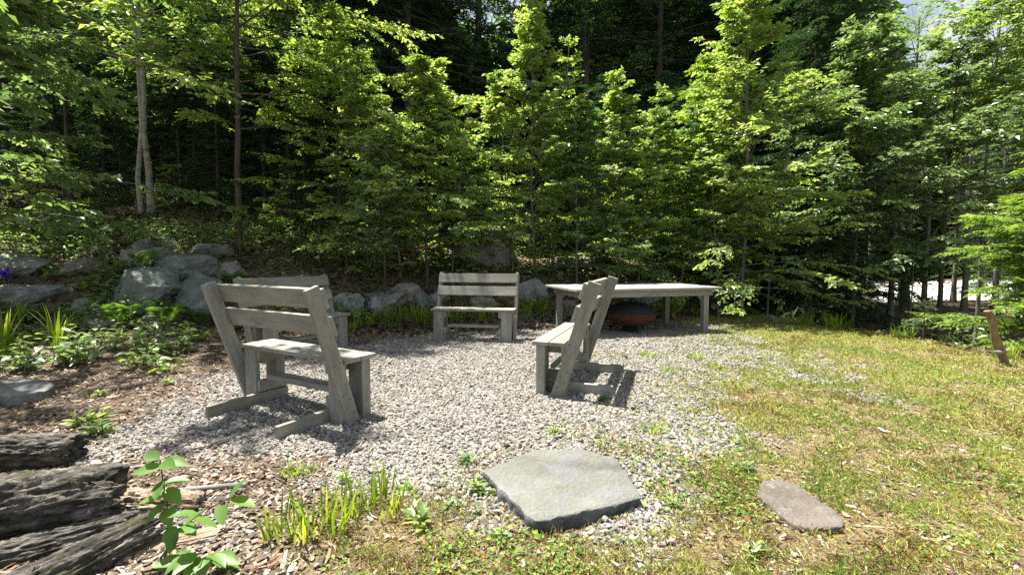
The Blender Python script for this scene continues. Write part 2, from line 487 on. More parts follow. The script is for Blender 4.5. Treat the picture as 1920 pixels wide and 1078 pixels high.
a1 = nd(t, 'ShaderNodeAttribute', attribute_name='gravel'); a2 = nd(t, 'ShaderNodeAttribute', attribute_name='lawn')
c = mixc(t, a2.outputs['Fac'], mulch, lawn)
c = mixc(t, a1.outputs['Fac'], c, soil)
c = mixc(t, n2, mixc(t, 1., c, (.6, .6, .6), 'MULTIPLY'), mixc(t, 1., c, (1.3, 1.3, 1.3), 'MULTIPLY'))
t.links.new(c, b.inputs['Base Color']); b.inputs['Roughness'].default_value = .95; b.inputs['Specular IOR Level'].default_value = .1
bump(t, b, n2, .8, .03)
link('ground', me, m)['kind'] = 'structure'

# sunlit gravel drive beyond the trees, draped on the ground
RP = [(19, 24), (60, 30), (110, 60), (110, 78), (60, 55), (24, 40), (17, 31)]
gxs = np.linspace(15, 112, 140); gys = np.linspace(22, 80, 90)
GX, GY = np.meshgrid(gxs, gys, indexing='ij'); X_, Y_ = GX.ravel(), GY.ravel()
d = inpoly(X_, Y_, RP)
ins = (d > 0).reshape(GX.shape)
nx, ny = GX.shape
i, j = np.meshgrid(np.arange(nx - 1), np.arange(ny - 1), indexing='ij')
ok = ins[:-1, :-1] & ins[1:, :-1] & ins[1:, 1:] & ins[:-1, 1:]
q = np.stack([i * ny + j, (i + 1) * ny + j, (i + 1) * ny + j + 1, i * ny + j + 1], -1)[ok]
me = npmesh('road', np.stack([X_, Y_, zt(X_, Y_) + .06 + 0 * X_], 1), q, True)
m, t, b = newmat('pale_gravel_road')
g = nd(t, 'ShaderNodeNewGeometry')
n2 = noise(t, g.outputs['Position'], 3, 6, .7)
t.links.new(ramp(t, n2, [(.3, (.36, .34, .31)), (.7, (.54, .52, .48))]), b.inputs['Base Color']); b.inputs['Roughness'].default_value = .95
link('road', me, m)['kind'] = 'structure'

# ------------------------------------------------------------------ loose ground stuff
def scatter(n, rng, rmin=1.2, rmax=12, p=1.0, half=62, ax=0):
    u = rng.random(n)
    e = 2 - p
    r = (rmin ** e + u * (rmax ** e - rmin ** e)) ** (1 / e)
    a = R(ax) + (rng.random(n) * 2 - 1) * R(half)
    return np.sin(a) * r, np.cos(a) * r

SLABPX = [([(900, 886), (950, 858), (1004, 838), (1108, 840), (1180, 880), (1212, 940), (1100, 985), (1000, 1000), (960, 955)], .06),
          ([(1412, 905), (1460, 890), (1500, 905), (1590, 970), (1585, 1000), (1500, 996), (1430, 950)], .05)]
SLABS = [[tuple(onz(a, b, zz)[:2]) for a, b in pl] for pl, zz in SLABPX]
def offslab(x, y):
    k = np.ones(x.shape, bool)
    for pl in SLABS: k &= inpoly(x, y, pl) < .012
    return k
rng = np.random.default_rng(5)
def ico():
    bm = bmesh.new(); bmesh.ops.create_icosphere(bm, subdivisions=1, radius=1)
    V = np.array([v.co for v in bm.verts]); Fc = np.array([[v.index for v in f.verts] for f in bm.faces]); bm.free()
    return V, Fc
IV, IF = ico()
def randrot(n, rng, tilt=.5):
    a = rng.random(n) * 2 * np.pi; b_ = rng.normal(0, tilt, n); c_ = rng.normal(0, tilt, n)
    ca, sa, cb, sb, cc, sc_ = np.cos(a), np.sin(a), np.cos(b_), np.sin(b_), np.cos(c_), np.sin(c_)
    z = np.zeros(n); o = np.ones(n)
    Rz = np.stack([ca, -sa, z, sa, ca, z, z, z, o], 1).reshape(n, 3, 3)
    Rx = np.stack([o, z, z, z, cb, -sb, z, sb, cb], 1).reshape(n, 3, 3)
    Ry = np.stack([cc, z, sc_, z, o, z, -sc_, z, cc], 1).reshape(n, 3, 3)
    return Rx @ Ry @ Rz
def palette(rng, n, cols, wts, jit=.12, gain=1.):
    cols = np.array(cols); k = rng.choice(len(cols), n, p=np.array(wts) / sum(wts))
    return np.clip(cols[k] * gain * (1 + rng.normal(0, jit, (n, 1))) * (1 + rng.normal(0, .03, (n, 3))), .005, .8)

# pebbles
x, y = scatter(380000, rng, 1.5, 9.5, .75, 52)
k = rng.random(len(x)) < f_gravel(x, y) 
spill = (rng.random(len(x)) < .045) & (x > -2.2) & (x < 5)
k = (k | spill) & offslab(x, y); x, y = x[k], y[k]
n = len(x)
sz = np.where(f_gravel(x, y) > .15, .0081, .0055) * np.exp(rng.normal(0, .28, n)) * (1 + .03 * np.hypot(x, y))
S3 = np.stack([sz * rng.uniform(.9, 1.5, n), sz * rng.uniform(.75, 1.1, n), sz * rng.uniform(.42, .72, n)], 1)
base = IV[None] * (1 + rng.normal(0, .13, (n, len(IV), 1)))
V = np.einsum('nij,nkj->nki', randrot(n, rng, .45), base * S3[:, None])
V += np.stack([x, y, zt(x, y) + sz * rng.uniform(.05, .9, n)], 1)[:, None]
Fc = (IF[None] + (np.arange(n) * len(IV))[:, None, None]).reshape(-1, 3)
pc = palette(rng, n, [(.31, .295, .26), (.245, .238, .22), (.175, .175, .168), (.285, .235, .20), (.36, .335, .285), (.125, .122, .118), (.41, .395, .355), (.23, .175, .14)],
             [24, 20, 13, 15, 13, 6, 8, 4], gain=.84)
me = npmesh('gravel', V.reshape(-1, 3), Fc, False, color=np.repeat(pc, len(IV), 0))
link('gravel', me, M_PEBBLE)['kind'] = 'stuff'

def flakes(x, y, rng, L, W, lift=.006, tilt=.35, curl=.25):
    """curled four-cornered flakes lying on the ground (two faces each)"""
    n = len(x)
    Rm = randrot(n, rng, tilt)
    L = L * np.exp(rng.normal(0, .35, n)); W = W * np.exp(rng.normal(0, .3, n))
    c = rng.uniform(-curl, curl, n) * L
    q = np.stack([np.stack([-L / 2, -W / 2, c], 1), np.stack([0 * L, -W * .6, 0 * L], 1), np.stack([L / 2, -W * .25, c], 1),
                  np.stack([L / 2, W * .25, c], 1), np.stack([0 * L, W * .6, 0 * L], 1), np.stack([-L / 2, W / 2, c], 1)], 1)
    V = np.einsum('nij,nkj->nki', Rm, q) + np.stack([x, y, zt(x, y) + lift * rng.uniform(.4, 2.2, n)], 1)[:, None]
    f = np.array([[0, 1, 4, 5], [1, 2, 3, 4]])
    return V.reshape(-1, 3), (f[None] + (np.arange(n) * 6)[:, None, None]).reshape(-1, 4)

# wood chips and fallen leaves on the mulch and up the bank
x, y = scatter(75000, rng, 1.2, 9, .9, 56)
lw_ = f_lawn(x, y); gr_ = f_gravel(x, y)
k = rng.random(len(x)) < (1 - .88 * lw_) * (1 - .96 * gr_)
x, y = x[k], y[k]
V, Fc = flakes(x, y, rng, .034, .011, .007, .3, .15)
pc = palette(rng, len(x), [(.28, .225, .17), (.18, .135, .10), (.38, .32, .25), (.10, .08, .065), (.48, .42, .35), (.22, .145, .095)], [22, 22, 16, 18, 8, 12])
link('wood_chips', npmesh('wood_chips', V, Fc, False, color=np.repeat(pc, 6, 0)), M_LITTER)['kind'] = 'stuff'
x, y = scatter(42000, rng, 5.5, 19, .8, 62)
s_ = y - np.interp(x, TX, TY)
k = ((s_ > -.6) & (rng.random(len(x)) < .25 + .75 * smooth(s_ + .6))) | (x > 5.6)
x, y = x[k], y[k]
V, Fc = flakes(x, y, rng, .085, .05, .014, .4, .2)
pc = palette(rng, len(x), [(.15, .095, .05), (.21, .145, .085), (.10, .065, .04), (.28, .21, .135), (.065, .048, .033), (.08, .09, .03)], [24, 18, 24, 10, 16, 8])
link('leaf_litter', npmesh('leaf_litter', V, Fc, False, color=np.repeat(pc, 6, 0)), M_LITTER)['kind'] = 'stuff'

# dry straw
x, y = scatter(100000, rng, 1.2, 8, 1.1, 66)
a_ = f_lawn(x, y); k = rng.random(len(x)) < np.where(f_gravel(x, y) > .5, .05, .25 + .55 * a_ * smooth((3.6 - y) / 1.5)) * offslab(x, y)
x, y = x[k], y[k]; n = len(x)
an = rng.random(n) * 6.283; L = .05 * np.exp(rng.normal(0, .4, n)); wd = .0013 * (1 + .2 * y)
el = rng.normal(.05, .3, n)
D = np.stack([np.cos(an) * np.cos(el), np.sin(an) * np.cos(el), np.sin(el)], 1)
P = np.stack([x, y, zt(x, y) + .006 + rng.random(n) * .018], 1) - D * L[:, None] / 2
N = unit(np.array([0, 0, 1.]) + rng.normal(0, .4, (n, 3)))
pc = palette(rng, n, [(.50, .42, .27), (.40, .31, .19), (.28, .19, .11), (.60, .53, .38), (.20, .11, .06)], [25, 25, 22, 14, 14])
me = leaf_mesh('dry_straw', P, D, N, L, wd, np.zeros(n), 0, .1, .1, pc)
link('dry_straw', me, M_LITTER)['kind'] = 'stuff'

# moss and short grass
x, y = scatter(1000000, rng, 1.2, 11, 1.0, 66)
gr_ = f_gravel(x, y); lw_ = f_lawn(x, y)
pt = fbm(x + 3, y - 5, 1.5, 4); fine = fbm(x, y, 7, 3)
dens = lw_ * (.16 + 1.1 * smooth((fine - .38) / .2)) * (1 - .85 * gr_)
dens += gr_ * .34 * smooth((pt - .53) / .1) * smooth((x - .2) / 1.6) * smooth((fine - .45) / .15)
dens *= 1 - .35 * smooth((2.9 - y) / 1.2) * smooth((.6 - x) / .8)
k = (rng.random(len(x)) < dens * .8) & (x < np.interp(y, RY, RX) + .6) & offslab(x, y)
x, y = x[k], y[k]; n = len(x); dist = np.hypot(x, y)
pt = fbm(x + 3, y - 5, 1.5, 4); pb = fbm(x - 31, y + 12, 2.3, 4)
an = rng.random(n) * 6.283; el = rng.uniform(.2, 1.35, n)
D = np.stack([np.cos(an) * np.cos(el), np.sin(an) * np.cos(el), np.sin(el)], 1)
L = .0195 * np.exp(rng.normal(0, .36, n)) * (1 + .05 * dist)
wd = (.0026 + .0007 * dist) * np.exp(rng.normal(0, .25, n))
N = unit(np.array([0, 0, 1.]) + rng.normal(0, .5, (n, 3)))
P = np.stack([x, y, zt(x, y) + rng.random(n) * .012], 1)
yel = palette(rng, n, [(.52, .50, .13), (.42, .45, .11), (.58, .53, .26), (.35, .41, .11)], [3, 3, 2, 2], .18)
grn = palette(rng, n, [(.21, .31, .06), (.29, .37, .08), (.16, .25, .05), (.38, .42, .13)], [3, 3, 2, 2], .18)
brn = palette(rng, n, [(.24, .14, .06), (.16, .085, .04), (.34, .24, .12), (.28, .10, .05)], [3, 3, 2, 1], .18)
wb = smooth((pb - .50) / .14 + .5 * smooth((2.7 - y) / 1.0)); wg = smooth((pt - .46) / .16)
r_ = rng.random(n)
pc = np.where((r_ < .06 + .34 * wb)[:, None], brn, np.where((rng.random(n) < .25 + .55 * wg)[:, None], grn, yel))
me = leaf_mesh('mossy_lawn', P, D, N, L, wd, np.zeros(n), 0, .15, .3, pc)
link('mossy_lawn', me, M_GRASS)['kind'] = 'stuff'

# small round-leaved clover scattered in the lawn
x, y = scatter(120000, rng, 1.2, 9, 1.0, 66)
cl = fbm(x * 1. + 60, y, 1.9, 4); lw_ = f_lawn(x, y); gr_ = f_gravel(x, y)
k = rng.random(len(x)) < lw_ * smooth((cl - .48) / .12) * (1 - .8 * gr_) * .8 * offslab(x, y)
x, y = x[k], y[k]; n = len(x)
an = rng.random(n) * 6.283
D = np.stack([np.cos(an), np.sin(an), rng.normal(.15, .25, n)], 1); D = unit(D)
L = .016 * np.exp(rng.normal(0, .3, n)) * (1 + .05 * y)
P = np.stack([x, y, zt(x, y) + .012 + rng.random(n) * .02], 1)
pc = palette(rng, n, [(.15, .25, .045), (.22, .32, .06), (.30, .37, .08), (.11, .19, .035), (.33, .15, .06)], [3, 3, 2, 2, .5], .15)
me = leaf_mesh('clover', P, D, unit(np.array([0, 0, 1.]) + rng.normal(0, .3, (n, 3))), L, L * .75, np.zeros(n), 0, .15, .15, pc)
link('clover', me, M_GRASS)['kind'] = 'stuff'

# low undergrowth covering the bank
x, y = scatter(210000, rng, 6, 18, .9, 60)
s_ = y - np.interp(x, TX, TY)
dn = smooth((fbm(x + 8, y + 3, .9, 4) - .42) / .14)
k = ((s_ > .2) & (rng.random(len(x)) < .16 + .7 * dn)) | ((x > np.interp(y, RY, RX) + .2) & (rng.random(len(x)) < .25 * dn))
x, y = x[k], y[k]; n = len(x)
hh = .26 * rng.random(n) ** 1.3 * (.35 + dn[k])
an = rng.random(n) * 6.283
D = unit(np.stack([np.cos(an), np.sin(an), rng.normal(-.05, .35, n)], 1))
L = .058 * np.exp(rng.normal(0, .32, n))
P = np.stack([x, y, zt(x, y) + .02 + hh], 1)
me = leaf_mesh('undergrowth', P, D, unit(np.array([0, 0, 1.]) + rng.normal(0, .35, (n, 3))), L, L * .5, np.clip(rng.normal(.5, .25, n), 0, 1), 0, .15, .15)
link('undergrowth', me, L_MID)['kind'] = 'stuff'

# ------------------------------------------------------------------ boards
class Boards:
    """bevelled boards collected into one mesh, with a 'grain' coordinate per vertex"""
    def __init__(s, seed=0): s.bm = bmesh.new(); s.gl = s.bm.verts.layers.float_vector.new('grain'); s.rng = random.Random(seed); s.dots = []
    def add(s, size, loc=(0, 0, 0), rot=None, bev=.004):
        b = bmesh.new(); gl = b.verts.layers.float_vector.new('grain')
        bmesh.ops.create_cube(b, size=1)
        for v in b.verts: v.co = Vector((v.co.x * size[0], v.co.y * size[1], v.co.z * size[2]))
        bmesh.ops.bevel(b, geom=list(b.edges), offset=bev, segments=2, affect='EDGES', profile=.5)
        order = sorted(range(3), key=lambda k: -size[k])
        off = Vector([s.rng.uniform(0, 50) for _ in range(3)])
        M = Matrix.Translation(loc) @ (rot.to_4x4() if rot else Matrix())
        mp = {}
        for v in b.verts:
            nv = s.bm.verts.new(M @ v.co)
            nv[s.gl] = Vector((v.co[order[0]], v.co[order[1]], v.co[order[2]])) + off
            mp[v] = nv
        for f in b.faces:
            nf = s.bm.faces.new([mp[v] for v in f.verts])
        b.free(); return s
    def screws(s, pts, normal, r=.0065):
        z = Vector(normal).normalized(); x = z.orthogonal().normalized(); y = z.cross(x)
        for p in pts:
            p = Vector(p) + z * .0025
            vs = [s.bm.verts.new(p + (x * math.cos(a) + y * math.sin(a)) * r) for a in [k * math.pi / 4 for k in range(8)]]
            f = s.bm.faces.new(vs); f.material_index = 1; 
            if f.normal.dot(z) < 0: f.normal_flip()
        return s
    def build(s, name, mats, parent):
        me = bpy.data.meshes.new(name); s.bm.normal_update(); s.bm.to_mesh(me); s.bm.free()
        return link(name, me, mats, parent)

def make_bench():
    r = empty('wooden_bench', (0, 0, 0))
    MB_ = [M_BENCH, M_SCREW]
    for k, yc in enumerate((-.066, -.207)):
        Boards(10 + k).add((1.204, .132, .032), (0, yc, .434)).screws([(sx * .50, yc + dy, .45) for sx in (-1, 1) for dy in (-.04, .04)], (0, 0, 1)).build('seat_plank', MB_, r)
    u = Vector((0, -.307, .952)).normalized(); n = Vector((0, .952, .307)).normalized()
    rot = Matrix((Vector((1, 0, 0)), n, u)).transposed()   # columns x, n, u
    foot = Vector((0, -.199, -.02))
    for sx in (-1, 1):
        c = foot + u * .505 + Vector((sx * .582, 0, 0))
        bb = Boards(20 + sx).add((.037, .100, 1.01), c, rot)
        bb.screws([foot + u * (.10 + .05 * q) + n * (.022 * (-1) ** q) + Vector((sx * .6005, 0, 0)) for q in range(4)], (sx, 0, 0))
        bb.screws([foot + u * (.47) + n * dn + Vector((sx * .6005, 0, 0)) for dn in (-.02, .03)], (sx, 0, 0))
        bb.build('back_post', MB_, r)
        Boards(30 + sx).add((.142, .075, .448), (sx * .491, -.0585, .194)).screws([(sx * .44, -.0205, zz) for zz in (.06, .30, .36)], (0, 1, 0)).build('front_leg', MB_, r)
        Boards(40 + sx).add((.142, .038, .448), (sx * .491, -.252, .194)).build('rear_leg', MB_, r)
        Boards(50 + sx).add((.038, .232, .088), (sx * .3995, -.146, .372)).build('seat_bearer', MB_, r)
        Boards(60 + sx).add((.038, .232, .088), (sx * .3995, -.146, .134)).build('lower_rail', MB_, r)
        Boards(70 + sx).add((.038, .62, .086), (sx * .3995, -.335, .038)).build('ground_skid', MB_, r)
    for k, (yc, L) in enumerate(((-.115, .76), (-.195, .76))):
        Boards(80 + k).add((L, .036, .038), (0, yc, .198)).build('stretcher', MB_, r)
    for k, s_ in enumerate((.912, .718)):
        c = foot + u * s_ + n * (.050 + .0165)
        Boards(90 + k).add((1.194, .033, .136), c, rot).screws([c + n * .0165 + u * du + Vector((sx * .58, 0, 0)) for sx in (-1, 1) for du in (-.035, .035)], n).build('backrest_slat', MB_, r)
    return r
bench = make_bench()
BENCHES = [((-1.499, 3.556, .052), -.515, 'grey wooden bench seen from behind, nearest on the left, its back turned to the camera'),
           ((-.572, 6.392, .024), 2.976, 'grey wooden bench facing the camera at the back of the gravel before the daylilies'),
           ((.367, 4.326, .047), 1.233, 'grey wooden bench seen from its end, tilted back in front of the long table'),
           ((-2.416, 5.50, .015), 4.219, 'grey wooden bench mostly hidden behind the nearest bench, beside the big boulders')]
for k, (p, a, lab) in enumerate(BENCHES):
    o = bench if k == 0 else copy_tree(bench)
    o.location = p; o.rotation_euler = (0, 0, a)
    tagp(o, lab, 'bench', 'matching grey benches round the gravel')

tb = empty('long_table', (1.97, 7.653, -.019), .261, 'long weathered grey plank table on square legs with a fire bowl underneath', 'table')
bb = Boards(3)
for k in range(8):
    bb.add((2.511, .171, .036), (0, -.6055 + .173 * k, .732))
bb.build('tabletop', M_TABLE, tb)
for sy in (-1, 1): Boards(4 + sy).add((2.27, .036, .10), (0, sy * .60, .663)).build('apron', M_BENCH, tb)
for sx in (-1, 1): Boards(8 + sx).add((.036, 1.16, .10), (sx * 1.115, 0, .663)).build('apron', M_BENCH, tb)
for sx in (-1, 1):
    for sy in (-1, 1):
        l = Boards(12 + sx + 3 * sy).add((.09, .09, .75), (sx * 1.05, sy * .535, .335)).build('leg', M_BENCH, tb)
        Boards(31).add((.15, .034, .06), (sx * .99, sy * .50, .585), Matrix.Rotation(sx * R(50), 3, 'Y')).build('brace', M_BENCH, l)

# fire bowl under the table
def lathe(name, prof, mat, parent, n=64, wob=0.):
    g = Geo(); P = np.array(prof); k = len(P)
    th = np.arange(n) / n * 2 * np.pi
    V = np.stack([P[:, 0:1] * np.cos(th), P[:, 0:1] * np.sin(th), np.repeat(P[:, 1:2], n, 1)], -1)
    i, j = np.meshgrid(np.arange(k - 1), np.arange(n), indexing='ij')
    f = np.stack([i * n + j, i * n + (j + 1) % n, (i + 1) * n + (j + 1) % n, (i + 1) * n + j], -1).reshape(-1, 4)
    me = npmesh(name, V.reshape(-1, 3), f, True)
    return link(name, me, mat, parent)
fz = z1(1.93, 7.42)
fp = empty('fire_pit', (1.93, 7.42, fz), 0, 'round rusty red fire bowl with dark domed lid standing under the table', 'fire pit')
rr = .405
bowl = [(.03, .115), (.14, .118), (.25, .145), (.34, .195), (.39, .26), (rr, .315), (rr + .008, .325), (rr - .004, .33), (rr - .012, .315), (.37, .25), (.25, .165), (.02, .135)]
lathe('bowl', bowl, M_RUST, fp)
lathe('rim', [(rr + .001, .318), (rr + .022, .322), (rr + .022, .334), (rr - .01, .336)], M_RUST, fp)
lid = lathe('lid', [(rr + .004, .337)] + [(rr * math.cos(a), .34 + .165 * math.sin(a)) for a in np.linspace(.05, 1.53, 14)] + [(.004, .506)], M_IRON, fp)
lathe('knob', [(.006, .505), (.009, .52), (.02, .53), (.024, .545), (.014, .556), (.001, .558)], M_IRON, lid, 16)
for a in (-1.45, .65, 2.75):
    g = Geo()
    ca, sa = math.cos(a), math.sin(a)
    g.tube([[ca * .24, sa * .24, .16], [ca * .30, sa * .30, .09], [ca * .35, sa * .35, .03], [ca * .385, sa * .385, -.01]], [.016, .015, .014, .013], 8)
    link('leg', g.mesh('leg'), M_IRON, fp)
lathe('ash_pan', [(.001, .012), (.10, .012), (.125, .03), (.13, .10), (.11, .116)], M_IRON, fp, 24)

# stake at the rim of the lawn
p = gp(1884, 684)
tp = at(1852, 583, p.y)
st = empty('wooden_stake', p, 0, 'short leaning bare wooden stake at the right edge of the lawn', 'stake')
tp = tp - p
pts = [[tp.x * a + .012 * math.sin(9 * a), .01 * math.sin(7 * a), tp.z * a] for a in np.linspace(-.15, 1, 12)]
g = Geo(); g.tube(pts, [.042 - .009 * a + .004 * math.sin(17 * a) for a in np.linspace(0, 1, 12)], 12)
e = np.array(pts[-1]); g.tube([e, e + [-.001, 0, .004]], [.033, .001], 12)
link('post', g.mesh('post'), M_STAKE, st)
g = Geo(); g.tube([[-.03, -.03, .15], [-.13, -.06, .145], [-.23, -.09, .15]], [.021, .02, .019], 9); g.tube([[-.23, -.09, .15], [-.232, -.091, .15]], [.019, .001], 9)
link('peg', g.mesh('peg'), M_STICK, st)

# ------------------------------------------------------------------ stones
def rock_mesh(name, seed, sx, sy, sz, cuts=7, flat=.0, sub=5):
    rnd = random.Random(seed)
    bm = bmesh.new(); bmesh.ops.create_icosphere(bm, subdivisions=sub, radius=1)
    pl = []
    for k in range(cuts):
        nrm = Vector((rnd.gauss(0, 1), rnd.gauss(0, 1), rnd.gauss(.1, .8))).normalized()
        pl.append((nrm, rnd.uniform(.46, .82)))
    if flat: pl.append((Vector((rnd.uniform(-.2, .2), rnd.uniform(-.25, .05), 1)).normalized(), flat))
    o = Vector((seed * 3.1, seed * 1.7, 0))
    for v in bm.verts:
        c = v.co.copy()
        for nrm, dd in pl:
            e = c.dot(nrm) - dd
            if e > 0: c -= nrm * e * .97
        c += v.co * (mnoise.fractal(v.co * 1.6 + o, 1., 2., 4) * .11 + mnoise.fractal(v.co * 5 + o, .7, 2., 5) * .05)
        v.co = c
    lo = [min(v.co[k] for v in bm.verts) for k in range(3)]; hi = [max(v.co[k] for v in bm.verts) for k in range(3)]
    for v in bm.verts:
        v.co = Vector([((v.co[k] - lo[k]) / (hi[k] - lo[k]) - .5) * s for k, s in enumerate((sx, sy, sz))])
    for f in bm.faces: f.smooth = True
    me = bpy.data.meshes.new(name); bm.to_mesh(me); bm.free()
    return me
# px centre, top py, bottom py, width px, distance, material, label
ROCK = [
 (42, 474, 528, 100, 7.1, 0, 'rounded grey boulder at the left edge, highest of the row beside the violet flower', .8),
 (50, 532, 582, 135, 6.5, 0, 'flat topped pale boulder at the left edge below the rounded boulder', .55),
 (160, 482, 520, 105, 7.5, 2, 'low sunlit boulder half buried in leaves between the left boulders', .7),
 (282, 500, 592, 112, 7.15, 1, 'upright green grey boulder with a pinkish flank beside the largest boulder', .8),
 (366, 508, 594, 122, 6.95, 1, 'largest smooth green grey boulder directly behind the nearest bench', .95),
 (345, 476, 528, 118, 7.7, 1, 'long blue grey boulder lying on top behind the largest boulder', .75),
 (272, 447, 482, 48, 8.3, 1, 'small squarish dark stone topmost of the rock pile', .8),
 (258, 466, 502, 66, 8.0, 2, 'dark brownish rock just under the topmost stone of the pile', .8),
 (308, 463, 498, 48, 8.05, 2, 'small rock with a sunlit white face in the rock pile', .9),
 (318, 448, 466, 44, 8.7, 2, 'small brown stone lying behind the rock pile on the slope', .8),
 (392, 456, 480, 60, 8.8, 0, 'mossy flat stone in a row up the slope behind the boulders', .7),
 (422, 458, 478, 34, 8.6, 2, 'pale block shaped stone on the slope left of the slender dark trunk', .8),
 (425, 488, 520, 78, 8.1, 2, 'low dark flat rock right of the blue grey boulder', .6),
 (175, 556, 586, 62, 6.6, 0, 'dark low boulder in shade left of the fern', .8),
 (300, 582, 612, 86, 6.5, 2, 'flat mossy brown rock at the foot of the upright boulder', .6),
 (190, 594, 614, 74, 6.0, 0, 'flat pale stone lying among the leafy weeds', .5),
 (238, 486, 502, 36, 7.5, 1, 'little rounded stone with moss above the upright boulder', .9),
 (652, 548, 596, 62, 7.3, 0, 'rounded grey rock right of the half hidden bench', .8),
 (716, 545, 590, 96, 7.5, 0, 'sunlit broad rock under the slender shrub stem', .7),
 (768, 528, 560, 62, 8.0, 2, 'dark brown rock behind the sunlit broad rock', .8),
 (790, 546, 576, 34, 7.75, 1, 'leaning thin stone slab left of the bench that faces the camera', .9),
 (822, 542, 580, 44, 8.0, 0, 'grey blue rock just behind the left end of the bench facing the camera', .8),
 (905, 424, 505, 130, 9.4, 0, 'big pale topped boulder up the bank above the middle bench', .75),
 (998, 521, 566, 66, 8.2, 0, 'pale boulder between the middle bench and the table', .8),
 (1068, 562, 592, 46, 8.7, 2, 'grey stone under the left end of the table', .8),
 (1195, 525, 580, 100, 9.3, 0, 'broad rock behind the middle of the table', .7),
 (1075, 480, 502, 90, 10.2, 2, 'flat stone up the bank among the birch saplings', .6),
 (905, 555, 590, 60, 8.1, 2, 'brown rock behind the backrest of the bench facing the camera', .8),
 (1447, 590, 600, 26, 9.3, 0, 'small flat stone at the back rim of the lawn', .7),
]
for k, (px, t_, b_, wpx, Y, mi, lab, fl) in enumerate(ROCK):
    Y = gp(px, b_).y + .25 * wpx / F * Y; c = at(px, t_, Y); sx = wpx / F * Y; gz = z1(c.x, c.y)
    zb = min(at(px, b_, Y).z, gz) - .12
    me = rock_mesh('boulder', 40 + k, sx, sx * (.8 if sx > .5 else .95), c.z - zb, 11, fl)
    o = link('boulder', me, ROCKS[mi], None, (c.x, c.y, (c.z + zb) / 2))
    tagp(o, lab, 'rock', 'rocks along the foot of the bank')

def flat_stone(name, outline, ztop, thick, mats, seed, lab, cat, rough=.004, dip=0.):
    P = [onz(a, b, ztop) for a, b in outline]
    c = sum(P, Vector()) / len(P)
    q = [(p - c) for p in P]
    m_ = 0; pts = []
    for k in range(len(q)):
        a, b2 = q[k], q[(k + 1) % len(q)]
        nn = max(2, int((b2 - a).length / .016))
        for s in range(nn):
            v = a.lerp(b2, s / nn)
            off = mnoise.fractal(Vector((v.x * 14 + seed, v.y * 14, seed)), 1, 2, 4) * .012
            pts.append(v * (1 + off / max(v.length, .05)))
    n = len(pts)
    rings = [(.06, 0), (.2, 0), (.35, 0), (.5, 0), (.65, 0), (.8, 0), (.92, 0), (.99, 0), (1., -.003), (1.004, -.018), (.995, -.04), (1.008, -.07), (1., -thick)]
    V = []; mi = []
    for ri, (r_, dz) in enumerate(rings):
        for v in pts:
            x_, y_ = v.x * r_, v.y * r_
            hgt = mnoise.fractal(Vector((x_ * 9 + seed, y_ * 9, 0)), 1, 2, 5) * rough * (1 if r_ < 1.0001 else .3)
            rad = mnoise.fractal(Vector((v.x * 25, v.y * 25, dz * 60 + seed)), 1, 2, 4) * .012 if dz < -.005 else 0
            f_ = 1 + rad / max(.05, v.length)
            V.append((x_ * f_, y_ * f_, dz + hgt + dip * x_))
    Fq = []
    for ri in range(len(rings) - 1):
        for k in range(n):
            Fq.append((ri * n + k, (ri + 1) * n + k, (ri + 1) * n + (k + 1) % n, ri * n + (k + 1) % n))
            mi.append(1 if ri >= 8 else 0)
    V.append((0, 0, 0)); Ft = [(len(V) - 1, k, (k + 1) % n) for k in range(n)]
    me = npmesh(name, np.array(V), [np.array(Fq), np.array(Ft)], True)
    me.polygons.foreach_set('material_index', np.array(mi + [0] * n, np.int32))
    o = link(name, me, mats, None, c)
    return tagp(o, lab, cat)
SLAB = [(905.5, 883), (928, 873), (951, 865), (963, 856), (977, 852), (1004, 842.5), (1060, 842), (1108, 844), (1154, 862), (1174, 882), (1190, 908), (1204, 932), (1150, 946), (1100, 957), (1050, 967), (1004, 978), (981, 958), (960, 938), (935, 912)]
flat_stone('stepping_stone', SLAB, .096, .12, [M_SLAB, M_SLAB_EDGE], 3, 'large flat green grey stepping stone at the front edge of the gravel', 'stepping stone')
S2 = [(1420, 912), (1432, 902), (1460, 895), (1494, 908), (1520, 928), (1547, 946), (1584, 973), (1579, 990), (1555, 993), (1527, 990), (1500, 984), (1467, 967), (1440, 945), (1419, 930)]
flat_stone('stepping_stone', S2, .07, .1, [M_SLAB2, M_SLAB2], 8, 'smaller oblong brown stone sunk in the mossy lawn', 'stepping stone', .012)
S3 = [(-40, 722), (0, 713), (50, 709), (88, 713), (104, 722), (80, 733), (40, 739), (0, 741), (-40, 744)]
flat_stone('stepping_stone', S3, .125, .12, [ROCKS[0], ROCKS[0]], 5, 'flat grey stone in the mulch at the left edge below the leafy weeds', 'stepping stone', .02)
S4 = [(1098, 622), (1160, 616), (1230, 618), (1290, 607), (1315, 608), (1330, 618), (1280, 626), (1200, 630), (1130, 630)]
flat_stone('hearth_slab', S4, .012, .09, [ROCKS[2], ROCKS[2]], 6, 'thin brown flagstone on the gravel beneath the fire bowl', 'flagstone', .01)

